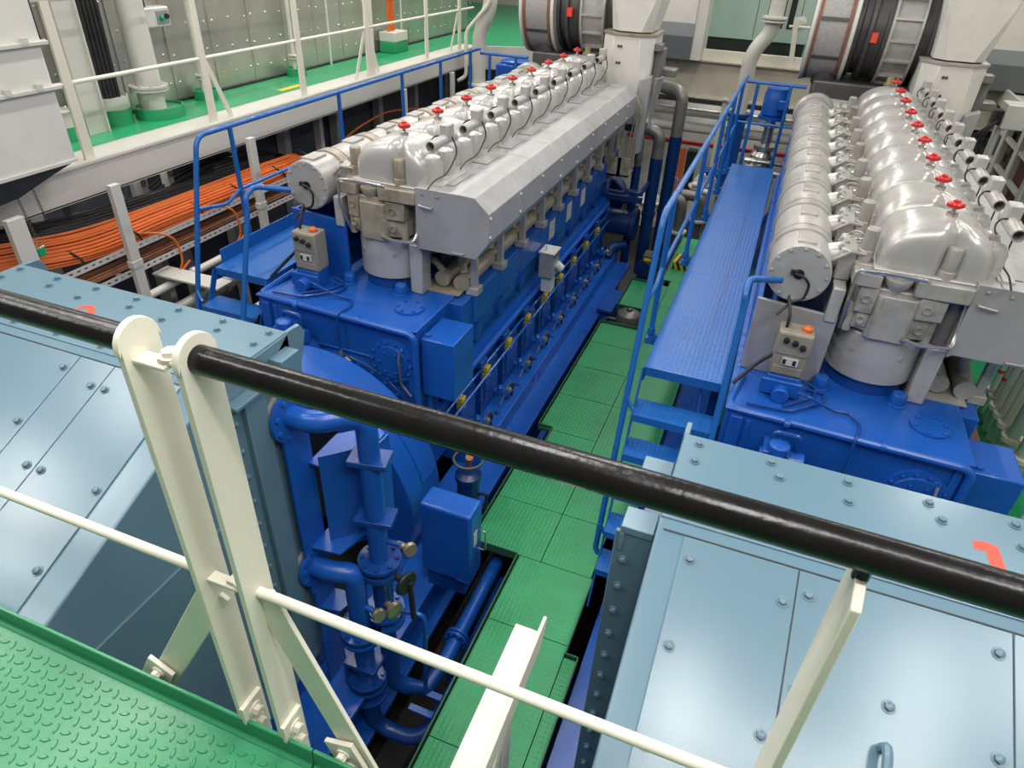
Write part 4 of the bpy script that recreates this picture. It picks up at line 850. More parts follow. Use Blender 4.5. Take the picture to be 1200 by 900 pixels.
b = MB(); b.lathe((-1.22, 8.1, .12), (.25, .97, 0), [(.11, 0), (.125, .02), (.125, .30), (.10, .33)], 24); b.box(-1.30, -1.08, 8.12, 8.36, -.1, .02); b.build('motor', NAVY, t)
b = MB(); b.box(-1.25, -1.12, 8.10, 8.30, .23, .32); jb = b.build('terminal_box', DARKM, t, bevel=.006)
MB().box(-1.23, -1.14, 8.094, 8.10, .25, .29).build('label_plate', YELLOW, jb)
t = thing('hazard_step', 'low step edged in yellow and black stripes behind the walkway posts', 'step', (-.75, 8.75, 0), None)
MB().box(-.92, -.62, 8.6, 8.9, 0, .10).build('block', HAZ, t)
for k in range(4): MB().prism([(-.92 + k * .08, .1), (-.885 + k * .08, .1), (-.845 + k * .08, .0), (-.88 + k * .08, .0)], 'y', 8.592, 8.60).build('yellow_stripe', YELLOW, t)
for k in range(4): MB().prism([(-.92 + k * .08, 8.6), (-.885 + k * .08, 8.6), (-.855 + k * .08, 8.9), (-.89 + k * .08, 8.9)], 'z', .10, .102).build('yellow_stripe', YELLOW, t)
# ================================================================ upper deck on the left
DZ = 2.05; GX = -4.95
b = MB(); b.box(-9, -5.27, .8, 18, DZ - .05, DZ); struct(b.build('floor_upper', GREEN, off=(-6, 8, 2)))
b = MB(); b.box(-5.27, GX + .02, .8, 11.3, DZ - .05, DZ - .002); b.box(GX - .0, GX + .02, .8, 11.3, 1.80, DZ - .05); b.box(GX - .03, GX + .035, .8, 11.3, DZ - .012, DZ + .006); b.box(GX - .12, GX + .02, .8, 11.3, 1.795, 1.81)
struct(b.build('trim_4', WHITE, off=(-5, 6, 1.9)))
b = MB(); b.prism([(-5.27, 11.3), (-4.93, 11.3), (-3.2, 12.2), (-2.2, 12.2), (-2.2, 18), (-5.27, 18)], 'z', DZ - .05, DZ); struct(b.build('floor_far', GREEN, off=(-3, 14, 2)))
b = MB(); b.prism([(-4.95, 11.28), (-4.93, 11.25), (-3.2, 12.17), (-2.2, 12.17), (-2.2, 12.21), (-3.2, 12.21), (-4.95, 11.32)], 'z', 1.70, DZ - .003); struct(b.build('trim_5', WHITE, off=(-3, 12, 1.9)))
# insulated wall, sheet by sheet
WX = -5.92
b = MB(); b.box(WX - .1, WX, .8, 13.0, DZ, 5.0)
ys = [.8 + .62 * k for k in range(20)]
for y in ys[1:]: b.box(WX, WX + .012, y - .012, y + .012, DZ + .02, 5.0)
random.seed(3)
for y in ys:
    for z in (2.22, 2.48, 2.74, 3.0, 3.3):
        for dy in (.07, .31, .55):
            b.lathe((WX, y + dy + random.uniform(-.02, .02), z + random.uniform(-.015, .015)), (1, 0, 0), [(.014, 0), (.014, .004), (.005, .012)], 6)
struct(b.build('wall_left', ALUW, off=(WX, 6, 2)))
b = MB(); b.box(WX - .02, WX + .05, .8, 13, DZ - .0, DZ + .02); struct(b.build('baseboard_left', VOID, off=(WX, 6, 2)))
# dark space and frames under the deck
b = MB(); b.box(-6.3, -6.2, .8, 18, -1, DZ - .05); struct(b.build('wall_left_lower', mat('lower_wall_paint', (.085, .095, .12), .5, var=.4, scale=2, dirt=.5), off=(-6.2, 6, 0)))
b = MB()
for k in range(10): b.box(-6.18, -6.05, 1.5 + 1.2 * k, 1.62 + 1.2 * k, -.9, DZ - .05)
for k in range(10): b.box(-6.2, -5.0, 1.5 + 1.4 * k, 1.58 + 1.4 * k, 1.82, DZ - .05)
struct(b.build('trim_6', WHITE, off=(-6.1, 6, .5)))
for i, (y0, y1, x) in enumerate(((3.5, 3.56, -5.7), (4.2, 4.26, -5.7), (4.75, 4.8, -5.75), (5.35, 5.4, -5.75))):
    pass
# stanchions under the deck edge
names = ['nearest the hanging chains', 'just right of the hanging chains', 'behind the bend of the blue handrail', 'beside the second blue rail post', 'nearest the white pipe bend']
sy = (2.84, 3.64, 5.19, 8.6, 10.1)
for k, y in enumerate(sy):
    t = thing('stanchion', 'white steel stanchion under the upper deck edge, ' + names[k], 'post', (-4.58, y, -.9), 'stanchions under the upper deck')
    w = .12 if k == 0 else .085; xs_ = -4.58 if k < 3 else -4.85; t.location.x = xs_
    b = MB(); b.box(xs_ - .025, xs_ + .025, y - w / 2, y + w / 2, -.9, 1.97 if k < 3 else 1.82); b.build('bar', WHITE, t, bevel=.004)
    b = MB(); b.box(xs_ - .03, xs_ + .03, y - w / 2 - .01, y + w / 2 + .01, 1.30, 1.36); b.build('cleat', WHITE, t, bevel=.004)
# white frame members deeper under the deck
for k, y in enumerate((3.95, 4.45, 4.72, 5.05, 6.0, 7.6)):
    t = MB().box(-5.62, -5.52, y - .035, y + .035, .2, 1.99).build('frame_post', WHITE, off=(-5.57, y, .2), bevel=.004)
    tag(t, 'white frame post in the dark space under the upper deck', 'post', 'frame posts under the upper deck')
t = MB().bar((-5.5, 3.35, 1.62), (-5.45, 3.95, 1.72), .08, .08).build('cross_beam', WHITE, off=(-5.5, 3.6, 1.6)); tag(t, 'short white cross beam above the black cables', 'beam')
# cable ladder with orange and black cables
for zt_, xa, lb in ((1.42, -4.70, 'upper white perforated cable tray carrying the orange cables'), (1.24, -4.68, 'lower white perforated cable tray, second under the orange cables')):
    t = thing('cable_tray', lb, 'cable tray', (xa, 5, zt_))
    b = MB()
    # perforated side rail: strips above and below a row of slots
    b.box(xa, xa + .006, 1.0, 6.5, zt_ - .045, zt_ - .028); b.box(xa, xa + .006, 1.0, 6.5, zt_ - .012, zt_ + .005)
    for k in range(83): b.box(xa, xa + .006, 1.0 + k * .0662, 1.0 + k * .0662 + .036, zt_ - .028, zt_ - .012)
    b.build('side_rail', GALV, t)
    MB().box(xa - .34, xa - .334, 1.0, 6.5, zt_ - .045, zt_ + .005).build('back_rail', GALV, t)
    for k in range(9): MB().box(xa - .335, xa, 1.2 + k * .6, 1.24 + k * .6, zt_ - .05, zt_ - .04).build('rung', GALV, t)
def bundle(name, n, path, rw, rh, r, m_, label, seed, rows=2):
    rnd = random.Random(seed); b = MB()
    for i in range(n):
        c = (n + rows - 1) // rows; u = (i % c) / (c - 1) - .5; v = (i // c)
        pts = []
        for p in path:
            pts.append((p[0] + u * rw + rnd.uniform(-.006, .006), p[1], p[2] + (v - .5) * rh + (.5 - abs(u)) * .02 + rnd.uniform(-.006, .006) + (u * -p[3] if len(p) > 3 else 0)))
        # smooth path
        out = []
        for k in range(len(pts) - 1):
            p0 = V(pts[max(k - 1, 0)]); p1 = V(pts[k]); p2 = V(pts[k + 1]); p3 = V(pts[min(k + 2, len(pts) - 1)])
            for q in range(6):
                t_ = q / 6; out.append(.5 * ((2 * p1) + (p2 - p0) * t_ + (2 * p0 - 5 * p1 + 4 * p2 - p3) * t_ ** 2 + (3 * p1 - p0 - 3 * p2 + p3) * t_ ** 3))
        out.append(V(pts[-1])); b.tube(out, r, 7)
    o = b.build(name, m_, off=path[2][:3]); o['kind'] = 'stuff'; o['label'] = label; o['category'] = 'cables'; return o
bundle('orange_cables', 32, [(-5.3, .9, 1.62, .1), (-5.1, 2.2, 1.62, .1), (-4.92, 2.95, 1.55, .12), (-4.84, 3.5, 1.48, .12), (-4.82, 4.2, 1.48, .1), (-4.82, 5.2, 1.46, .1), (-4.84, 5.9, 1.44, .1), (-5.1, 6.6, 1.30, .05), (-5.5, 6.9, .9, .0)], .16, .02, .0105, ORANGE, 'thick bundle of orange cables lying along the white tray', 1, 4)
bundle('orange_cables', 10, [(-4.86, .9, 1.24), (-4.84, 3.2, 1.24), (-4.84, 4.2, 1.24), (-4.84, 5.4, 1.24), (-4.86, 6.2, 1.22)], .16, .02, .010, RUST, 'thinner bundle of red-brown cables on the lower tray', 2)
bundle('black_cables', 20, [(-5.7, .9, 1.95, .0), (-5.5, 2.2, 1.80, .05), (-5.3, 2.9, 1.66, .12), (-5.16, 3.4, 1.54, .12), (-5.12, 4.1, 1.50, .1), (-5.12, 5.2, 1.46, .1), (-5.16, 5.9, 1.42, .1), (-5.4, 6.5, 1.3, .1), (-5.8, 6.8, 1.0, .1)], .15, .04, .013, BLACK, 'thick bundle of black cables sagging behind the orange ones', 3)
bundle('black_cables', 8, [(-5.75, 4.8, 1.2), (-5.6, 5.1, 1.42), (-5.5, 5.7, 1.5), (-5.5, 6.3, 1.42), (-5.7, 6.9, 1.2), (-5.9, 7.1, .9)], .22, .06, .011, BLACK, 'tangle of black cables deeper under the deck by the dark wall', 4)
# cable ties
for k, y in enumerate((3.30, 3.85, 4.55, 5.1, 5.75, 6.3)):
    b = MB(); b.tube([(-4.93, y, 1.555), (-4.83, y - .01, 1.525), (-4.715, y, 1.475), (-4.705, y + .01, 1.42)], .010, 6); o = b.build('cable_tie', BLACK, off=(-4.82, y, 1.5)); tag(o, 'black tie strapped round the orange cable bundle', 'cable tie', 'ties on the orange cables')
for k, (y, s) in enumerate(((3.95, .35), (4.7, .5))):
    b = MB(); b.tube(fil([(-4.76, y - .1, 1.47), (-4.64, y, 1.47), (-4.60, y + .15, 1.38), (-4.58, y + .16, 1.15), (-4.62, y + .05, 1.02), (-4.66, y + .3, 1.1)], .12, 6), .010, 8)
    o = b.build('cable', ORANGE, off=(-4.7, y, 1.4)); tag(o, ('left' if k == 0 else 'right') + ' one of two loose orange cables looping down from the bundle', 'cable', 'loose orange cables')
# pipes low on the left
for i, (x, z, r, m_, lb) in enumerate(((-4.55, .78, .05, DARKM, 'dark grey pipe running low beneath the cable trays'), (-4.3, .95, .06, LAG, 'grey lagged pipe low beside the left blue walkway'), (-4.62, 1.0, .035, WHITE2, 'thin pale pipe just under the lower cable tray'), (-4.15, .62, .075, WHITE2, 'thick off-white flanged pipe lowest beside the left walkway'))):
    t = thing('side_pipe', lb, 'pipe', (x, 5, z), 'pipes under the cable trays')
    MB().tube([(x, 1.2, z), (x, 9.4, z)], r, 16).build('pipe', m_, t)
    for y in (2.0, 4.9, 7.8): MB().box(x - .02, x + .02, y - .02, y + .02, -.95, z).build('support', VOID, t)
    if i == 3:
        for y in (3.3, 3.36, 3.75): flange(MB(), (x, y, z), (0, 1, 0), r + .05, .02, 8, .01).build('flange', WHITE2, t)
    else: MB().lathe((x, 4.2, z), (0, 1, 0), [(r + .012, 0), (r + .012, .05)], 14).build('band', m_, t)
t = MB().box(-4.75, -4.05, 3.9, 4.08, 1.08, 1.10).build('bracket_plate', WHITE, off=(-4.4, 4, 1.1), bevel=.003); tag(t, 'flat white bracket plate between cable tray and blue walkway', 'plate')

# ---- upper guard rail along the deck edge
t = thing('deck_railing', 'long white guard rail on the left upper deck in front of the silver wall', 'railing', (-5.0, 7, DZ))
b = MB(); b.tube([(-5.0, 1.0, 2.60), (-5.0, 11.2, 2.60)], .016, 10); b.build('mid_rail', CREAM, t)
b = MB(); b.tube([(-5.0, 1.0, 3.15), (-5.0, 11.2, 3.15)], .022, 10); b.build('top_rail', CREAM, t)
for k, y in enumerate((2.5, 3.84, 5.22, 6.63, 8.0, 9.57, 10.67)):
    b = MB(); b.prism([(y - .045, DZ), (y + .045, DZ), (y + .035, 3.15), (y - .035, 3.15)], 'x', -5.006, -4.994 + .012); p_ = b.build('post', CREAM, t, bevel=.003)
    if k in (2, 4, 6):
        dirs = ((1,), (-1, 1), (-1,))[(2, 4, 6).index(k)]
        for dd in dirs:
            b = MB(); b.bar((-5.0, y + dd * .02, 2.62), (-5.02, y + dd * .27, DZ + .0), .05, .01, (1, 0, 0)); b.build('brace', CREAM, p_)
    if k == 4:
        MB().box(-5.02, -4.99, y + .06, y + .15, DZ, 3.3).build('double_post', CREAM, p_, bevel=.003)
# pipes, cables and coamings on the upper deck
def coaming(parent, x, y, rx, ry, h, m1=GREEN, top=None):
    b = MB(); n = 24
    b.loft([[(x + s * rx * math.cos(2 * PI * k / n), y + s * ry * math.sin(2 * PI * k / n), DZ + z) for k in range(n)] for s, z in ((1, 0), (1, h), (.93, h), (.93, h - .02))], False, True); b.build('coaming', m1, parent)
    if top:
        b = MB(); b.loft([[(x + s * rx * math.cos(2 * PI * k / n), y + s * ry * math.sin(2 * PI * k / n), DZ + z) for k in range(n)] for s, z in ((1.0, h), (1.0, h + top), (.93, h + top), (.93, h + top - .02))], False, True); b.build('coaming_top', WHITE, parent)
t = thing('deck_pipe', 'thick white vertical pipe with bolted flange and green coaming on the upper deck', 'pipe', (-5.6, 5.1, DZ))
b = MB(); b.cyl((-5.6, 5.12, DZ), (-5.6, 5.12, 4.5), .115, 28); b.build('pipe', WHITE, t)
flange(MB(), (-5.6, 5.12, 2.30), (0, 0, 1), .17, .02, 10, .013).build('flange', WHITE, t); flange(MB(), (-5.6, 5.12, 2.325), (0, 0, 1), .17, .02, 10, .013).build('flange', WHITE, t)
coaming(t, -5.58, 5.17, .20, .24, .10)
t = thing('cable_riser', 'column of black cables rising from a white and green coaming on the upper deck', 'cables', (-5.72, 4.72, DZ))
b = MB()
for i in range(5):
    for j in range(3): b.tube([(-5.72 + (j - 1) * .04, 4.66 + i * .042, DZ + .1), (-5.72 + (j - 1) * .04, 4.71 + i * .044, 4.5)], .021, 8)
b.build('black_cables', BLACK, t)
coaming(t, -5.70, 4.75, .15, .16, .14, top=.10)
for k, (y, lb) in enumerate(((5.98, 'thin white vertical pipe with small flange right of the switch box'), (7.55, 'thin white vertical pipe against the silver wall behind the second rail post'))):
    t = thing('small_pipe', lb, 'pipe', (-5.78, y, DZ)); MB().cyl((-5.78, y, DZ), (-5.78, y, 4.5), .025, 12).build('pipe', WHITE, t)
    for z in (2.24, 2.27): MB().lathe((-5.78, y, z), (0, 0, 1), [(.06, 0), (.06, .015)], 14).build('flange', WHITE, t)
    coaming(t, -5.76, y, .11, .13, .09)
t = thing('cable_riser', 'few orange cables rising from a white and green box coaming on the upper deck', 'cables', (-5.74, 9.9, DZ))
b = MB()
for i in range(5): b.tube([(-5.74, 9.80 + i * .04, DZ + .2), (-5.74, 9.78 + i * .045, 4.5)], .017, 8)
b.build('orange_cables', ORANGE, t)
b = MB(); b.box(-5.86, -5.60, 9.72, 10.12, DZ, DZ + .15); b.build('coaming', GREEN, t, bevel=.01)
b = MB(); b.box(-5.86, -5.60, 9.72, 10.12, DZ + .15, DZ + .28); b.build('coaming_top', WHITE, t, bevel=.01)
t = thing('cable_ladder', 'white perforated cable ladder standing beside the black cable column', 'cable tray', (-5.8, 4.6, DZ))
b = MB(); b.box(-5.84, -5.83, 4.55, 4.585, DZ + .05, 4.5); b.box(-5.84, -5.83, 4.63, 4.665, DZ + .05, 4.5)
for k in range(30): b.box(-5.84, -5.83, 4.585, 4.63, DZ + .05 + k * .08, DZ + .09 + k * .08)
b.build('rail', GALV, t)
b = MB(); b.box(-5.86, -5.84, 4.53, 4.69, DZ, 4.5); b.build('back', GALV, t)
t = thing('frame_column', 'wide white steel column on the upper deck left of the black cables', 'column', (-5.6, 4.22, DZ))
b = MB(); b.box(-5.56, -5.55, 4.34, 4.52, DZ, 4.5); b.box(-5.66, -5.545, 4.33, 4.342, DZ, 4.5); b.box(-5.66, -5.52, 4.515, 4.53, DZ, 4.5); b.build('column', WHITE, t)
coaming(t, -5.60, 4.12, .13, .14, .12, top=.12)
t = thing('switch_box', 'small grey switch box with green button on the silver wall', 'switch', (-5.8, 5.56, 2.8))
b = MB(); b.box(-5.90, -5.76, 5.42, 5.72, 2.76, 2.93); b.build('box', GALV, t, bevel=.015)
b = MB(); b.box(-5.76, -5.752, 5.55, 5.70, 2.785, 2.90); b.build('face', GREYB, t, bevel=.004)
MB().lathe((-5.752, 5.60, 2.84), (1, 0, 0), [(.025, 0), (.025, .02), (.015, .03)], 14).build('green_button', GREEN, t)
MB().lathe((-5.752, 5.66, 2.85), (1, 0, 0), [(.022, 0), (.022, .025)], 14).build('knob', BLACK, t)
MB().tube([(-5.83, 5.5, 2.93), (-5.83, 5.48, 3.2)], .012, 8).build('cable', BLACK, t)
t = thing('wall_hook', 'yellow marking strip on the green deck by a rail post', 'marking', (-5.3, 6.75, DZ))
t.name = 'floor_marking'; MB().box(-5.42, -5.34, 6.7, 7.1, DZ, DZ + .003).build('stripe', YELLOW, t)
for y in (8.45, 10.4):
    o = MB().tube([(-5.86, y, 2.05), (-5.86, y + .02, 4.2)], .014, 8).build('conduit', GALV, off=(-5.86, y, 3)); tag(o, 'thin grey conduit on the silver wall ' + ('left' if y < 9 else 'right') + ' of the orange cables', 'conduit', 'conduits on the silver wall')

# ---- ventilation trunk at the upper left
t = thing('ventilation_trunk', 'big flanged off-white ventilation trunk at the upper left with a black rubber skirt', 'duct', (-4.8, 2.4, 2.2))
b = MB(); b.box(-5.3, -4.62, 1.0, 3.46, 2.95, 4.6); b.build('upper_section', WHITE2, t, bevel=.01)
b = MB(); b.box(-5.3, -4.61, 1.0, 3.44, 2.20, 2.95); b.build('lower_section', WHITE2, t, bevel=.01)
for z in (2.95, 2.68): 
    b = MB(); b.box(-5.3, -4.58, .98, 3.48, z - .012, z + .012); fl = b.build('flange', WHITE, t, bevel=.003)
    for k in range(6): MB().box(-4.60, -4.575, 2.2 + k * .22, 2.24 + k * .22, z + .0, z + .04).build('clip', WHITE, fl)
b = MB(); b.prism([(1.0, 2.20), (3.44, 2.20), (3.2, 2.14), (2.95, 2.07), (2.7, 2.05), (1.0, 2.0)], 'x', -5.25, -4.605); b.build('rubber_skirt', BLACK, t)
b = MB(); b.box(-4.61, -4.598, 1.0, 3.44, 2.19, 2.21); b.build('skirt_strip', WHITE, t)
b = MB(); b.box(-4.9, -4.8, 3.47, 3.60, 2.9, 4.6); b.build('cable_gap', BLACK, t)
for i, (y, z0, z1) in enumerate(((2.94, 2.06, 1.78), (3.06, 2.09, 1.86))):
    t = thing('chain', ('left' if i == 0 else 'right') + ' thin hanging chain under the ventilation trunk' + (' with green hook' if i == 0 else ''), 'chain', (-4.5, y, z0), 'hanging chains')
    b = MB(); n = int((z0 - z1) / .018)
    for k in range(n):
        b.torus((-4.612, y + .0015 * k, z0 - .018 * k), (1, 0, 0) if k % 2 else (0, 1, 0), .009, .0028, 10, 5)
    b.build('links', DARKM, t)
    if i == 0:
        b = MB(); b.tube([(-4.612, y + .025, z1), (-4.612, y - .005, z1 - .07), (-4.612, y + .06, z1 - .06)], .005, 6, True); b.build('ring', STEEL, t)
        b = MB(); b.box(-4.622, -4.602, y + .0, y + .055, z1 - .13, z1 - .065); b.build('hook', GREEN, t, bevel=.006)

for i, (pts, lb) in enumerate((([(-5.2, 6.6, 1.3), (-5.1, 7.0, 1.25), (-5.1, 7.7, 1.45), (-5.15, 8.6, 1.5), (-5.2, 9.6, 1.35)], 'upper loose red-orange cable sagging in the dark space under the deck edge'), ([(-5.3, 6.7, 1.2), (-5.15, 7.4, 1.1), (-5.2, 8.2, 1.3), (-5.3, 9.2, 1.2)], 'lower loose red-orange cable sagging in the dark space under the deck edge'))):
    o = MB().tube(fil(pts, .3, 6), .012, 8).build('cable', ORANGE, off=pts[1]); tag(o, lb, 'cable', 'loose red-orange cables under the deck edge')
# ================================================================ far end
FY = 12.05
b = MB(); b.box(-2.2, 5.0, FY + .02, 18, DZ - .05, DZ); struct(b.build('floor_end', GREEN, off=(1, 15, 2)))
b = MB(); b.box(-2.3, 2.85, FY, FY + .03, 1.53, DZ - .0); b.box(-2.3, 2.85, FY - .06, FY + .2, DZ - .005, DZ + .015); b.box(-2.3, 2.85, FY - .1, FY + .1, 1.52, 1.535)
struct(b.build('trim_7', BEIGE, off=(0, FY, 1.8)))
b = MB(); b.box(-2.3, 2.85, FY + .02, FY + .12, DZ + .01, DZ + .16); struct(b.build('trim_8', CREAM, off=(0, FY, 2.1)))
b = MB(); b.box(-9, 6, 18, 18.1, -1, 6); struct(b.build('wall_far', mat('far_wall_paint', (.42, .42, .37), .5, var=.1, scale=2), off=(0, 18, 2)))
b = MB(); b.box(-9, 6, 13.6, 13.7, -1, 1.99); struct(b.build('wall_far_lower', mat('pale_lower_wall_paint', (.55, .55, .52), .5, var=.25, scale=2.5, dirt=.4, dcol=(.1, .1, .1)), off=(0, 13.6, .5)))
b = MB(); b.box(4.4, 4.5, 0, 18, -1, 6); struct(b.build('wall_right', mat('right_wall_paint', (.45, .43, .37), .5, var=.1), off=(4.5, 8, 2)))
# lower far beams and pipes
for z, r, m_, lb in ((1.36, .05, LAG, 'uppermost of three horizontal grey pipes below the far deck'), (1.16, .07, GALV, 'middle of three horizontal pipes below the far deck'), (.92, .085, WHITE2, 'lowest and thickest horizontal white pipe below the far deck')):
    o = thing('cross_pipe', lb, 'pipe', (0, 12.6, z), 'horizontal pipes below the far deck'); MB().tube([(-3.4, 12.6, z), (3.4, 12.6, z)], r, 16).build('pipe', m_, o)
    for x in (-3.0, 0.3, 3.0): MB().box(x - .02 + z * .1, x + .02 + z * .1, 12.58, 12.62, -.95, z).build('support', GREYD, o)
o = MB().box(-2.6, 2.6, 12.75, 12.85, .58, .64).build('red_beam', REDD, off=(0, 12.8, .6), bevel=.004); tag(o, 'red painted beam below the far horizontal pipes', 'beam')
o = MB().box(-.98, -.90, 12.0, 12.10, -.9, 1.55).build('stanchion', WHITE, off=(-.94, 12.05, -.9), bevel=.004); tag(o, 'pale stanchion below the far deck between the two engines', 'post')
o = MB().box(-1.42, -1.26, 12.3, 12.5, -.5, .60).build('cabinet', BLACK, off=(-1.34, 12.4, -.5), bevel=.01); tag(o, 'narrow black cabinet below the far deck', 'cabinet')
t = thing('cable_riser', 'orange cables beside the narrow black cabinet below the far deck', 'cables', (-1.55, 12.3, -.5)); b = MB()
for i in range(4): b.tube([(-1.56 + i * .035, 12.3, -.5), (-1.56 + i * .035, 12.3, .62)], .016, 8)
b.build('cables', ORANGE, t)
for i, (x, y, h, m_, lb) in enumerate(((-.75, 10.9, .6, BLUE, 'small blue valve station on the far floor'), (-.95, 11.5, .45, BLUE, 'blue pump body further back on the far floor'))):
    t = thing('valve_station', lb, 'valve', (x, y, 0)); b = MB(); b.cyl((x, y, -.1), (x, y, h), .06, 16); b.cyl((x - .2, y, h * .6), (x + .2, y, h * .6), .05, 14); b.build('body', GALV, t)
    b = MB(); handwheel(b, (x, y, h + .1), (0, 0, 1), .12, .014); b.cyl((x, y, h), (x, y, h + .1), .02, 8); b.build('handwheel', m_, t)
for i, (x, y, s) in enumerate(((-1.05, 9.6, 1), (-.85, 10.2, .8))):
    t = thing('lagged_pipe', ('nearer' if i == 0 else 'farther') + ' grey lagged pipe bend on the far floor right of the standpipes', 'pipe', (x, y, -.2), 'lagged bends on the far floor')
    b = MB(); b.tube(fil([(x - .3, y, .62 * s), (x, y, .62 * s), (x, y, -.2)], .2, 8), .075, 18); b.build('bend', LAG, t); flange(MB(), (x, y, .15), (0, 0, 1), .13, .03, 8, .013).build('flange', GALV, t)
# white pipe with double bend, going over to blue
t = thing('vent_pipe', 'white pipe with offset bend that turns blue behind the walkway end rail', 'pipe', (-.62, 11.2, -.5))
b = MB(); b.tube(fil([(-.44, 11.3, 4.2), (-.44, 11.3, 2.62), (-.65, 11.25, 2.32), (-.65, 11.25, 1.5)], .16, 8), .105, 22); b.build('white_pipe', WHITE, t)
b = MB(); b.tube([(-.65, 11.25, -.5), (-.65, 11.25, 1.5)], .13, 22); b.build('blue_pipe', BLUE, t)
for z in (2.74, 2.78): flange(MB(), (-.44, 11.3, z), (0, 0, 1), .17, .025, 8, .014).build('flange', WHITE, t)
MB().lathe((-.65, 11.25, 1.46), (0, 0, 1), [(.17, 0), (.17, .05)], 22).build('flange', BLUE2, t)
t = thing('vent_pipe', 'white pipe with offset bend beyond the left engine walkway', 'pipe', (-4.6, 10.6, 1.0))
b = MB(); b.tube(fil([(-4.45, 10.6, 4.2), (-4.45, 10.6, 2.66), (-4.63, 10.6, 2.34), (-4.63, 10.6, 1.6)], .16, 8), .105, 22); b.build('white_pipe', WHITE, t)
b = MB(); b.tube([(-4.63, 10.6, -.5), (-4.63, 10.6, 1.6)], .12, 20); b.build('blue_pipe', BLUE, t)
flange(MB(), (-4.63, 10.6, 1.6), (0, 0, 1), .17, .03, 8, .014).build('flange', GALV, t)
b = MB(); b.tube(fil([(-4.40, 10.45, 3.5), (-4.40, 10.45, 2.75), (-4.78, 10.45, 2.35), (-4.78, 10.45, 1.72), (-4.9, 10.4, 1.65)], .08), .028, 10); b.build('thin_pipe', CREAM, t)
# trunks with grey bands
def trunk(x0, x1, y0, lb):
    t = thing('banded_trunk', lb, 'duct', ((x0 + x1) / 2, y0 + .3, DZ), 'banded trunks on the far deck')
    for z0, z1, m_, nm in ((2.58, 4.6, WHITE2, 'white_section'), (2.40, 2.58, GREYB, 'grey_band'), (2.08, 2.40, GREYD, 'dark_band')):
        MB().box(x0, x1, y0, y0 + .55, z0, z1).build(nm, m_, t, bevel=.004)
    MB().box(x1, x1 + .16, y0 + .02, y0 + .55, 2.08, 4.6).build('side_panel', WHITE, t, bevel=.004)
    return t
trunk(-2.12, -1.58, 11.75, 'white trunk with grey bands at its foot, left of the teal cabinet')
trunk(2.32, 3.3, 11.75, 'white trunk with grey bands at its foot, at the upper right corner')
# teal cabinet
t = thing('electrical_cabinet', 'pale teal electrical cabinet with black plinth on the far deck', 'cabinet', (-.9, 13, DZ))
b = MB(); b.box(-1.62, .05, 12.75, 13.4, 2.32, 4.2); b.build('body', TEAL, t, bevel=.008)
b = MB(); b.box(-1.60, .03, 12.78, 13.4, DZ, 2.32); b.build('plinth', BLACK, t)
for x in (-.78, -.12): MB().box(x - .004, x + .004, 12.745, 12.75, 2.36, 4.2).build('door_gap', BLACK, t)
for x in (-.62, -.45, -.30): MB().box(x, x + .085, 12.742, 12.75, 2.52, 4.0).build('vent_slot', BLACK, t)
t = thing('deck_railing', 'short cream railing stub on the far deck beside the offset white pipe', 'railing', (0, 12.1, DZ))
b = MB(); b.bar((-.17, 12.06, 2.75), (-.08, 12.06, 1.98), .07, .012, (0, 1, 0)); b.build('post', CREAM, t)
b = MB(); b.tube([(-.25, 12.1, 2.62), (.6, 12.1, 2.62)], .018, 8); b.build('rail', CREAM, t)
t = thing('wall_valve', 'white valve and pipe on the far deck right of the teal cabinet', 'valve', (-.05, 13, DZ))
b = MB(); b.cyl((-.08, 12.9, 2.1), (-.08, 12.9, 4), .05, 12); b.cyl((.25, 13.4, 2.1), (.25, 13.4, 4), .04, 12); b.build('pipe', CREAM, t)
b = MB(); b.lathe((-.1, 12.8, 2.62), (0, -1, 0), [(.09, 0), (.09, .06), (.04, .1)], 16); b.build('valve_body', WHITE, t)
t = thing('machine_base', 'low dark machine base on the far green deck', 'machine', (.1, 15.5, DZ)); b = MB(); b.box(-.3, .8, 15.2, 16.2, DZ, 2.3); b.build('base', DARKM, t, bevel=.02); b = MB(); b.cyl((-.1, 15.6, 2.45), (.6, 15.6, 2.45), .18, 18); b.build('drum', WHITE, t)
# far left machinery seen past the filter
t = thing('far_piping', 'white railing and valve pipes on the green deck at the far left', 'pipes', (-5, 17, DZ))
b = MB(); b.tube([(-6.2, 16.9, 2.55), (-3.5, 16.9, 2.55)], .03, 8); b.build('rail', WHITE, t)
b = MB(); b.tube(fil([(-5.4, 17.2, 3.2), (-5.0, 17.2, 2.9), (-4.4, 17.2, 2.85), (-4.2, 17.2, 2.5)], .1), .05, 10); b.build('pipe', WHITE, t)
b = MB(); b.box(-5.6, -3.4, 17.5, 17.9, DZ, 4); b.build('dark_panel', VOID, t)
t = thing('blue_chest', 'blue box beside the left turbocharger filter', 'box', (-3.7, 9.8, 1.6)); b = MB(); b.box(-3.92, -3.50, 9.55, 10.0, 1.55, 2.10); b.build('chest', BLUE, t, bevel=.02); b = MB(); b.lathe((-3.7, 9.75, 2.10), (0, 0, 1), [(.2, 0), (.2, .03), (.18, .04)], 20); b.build('lid', BLUE, t)
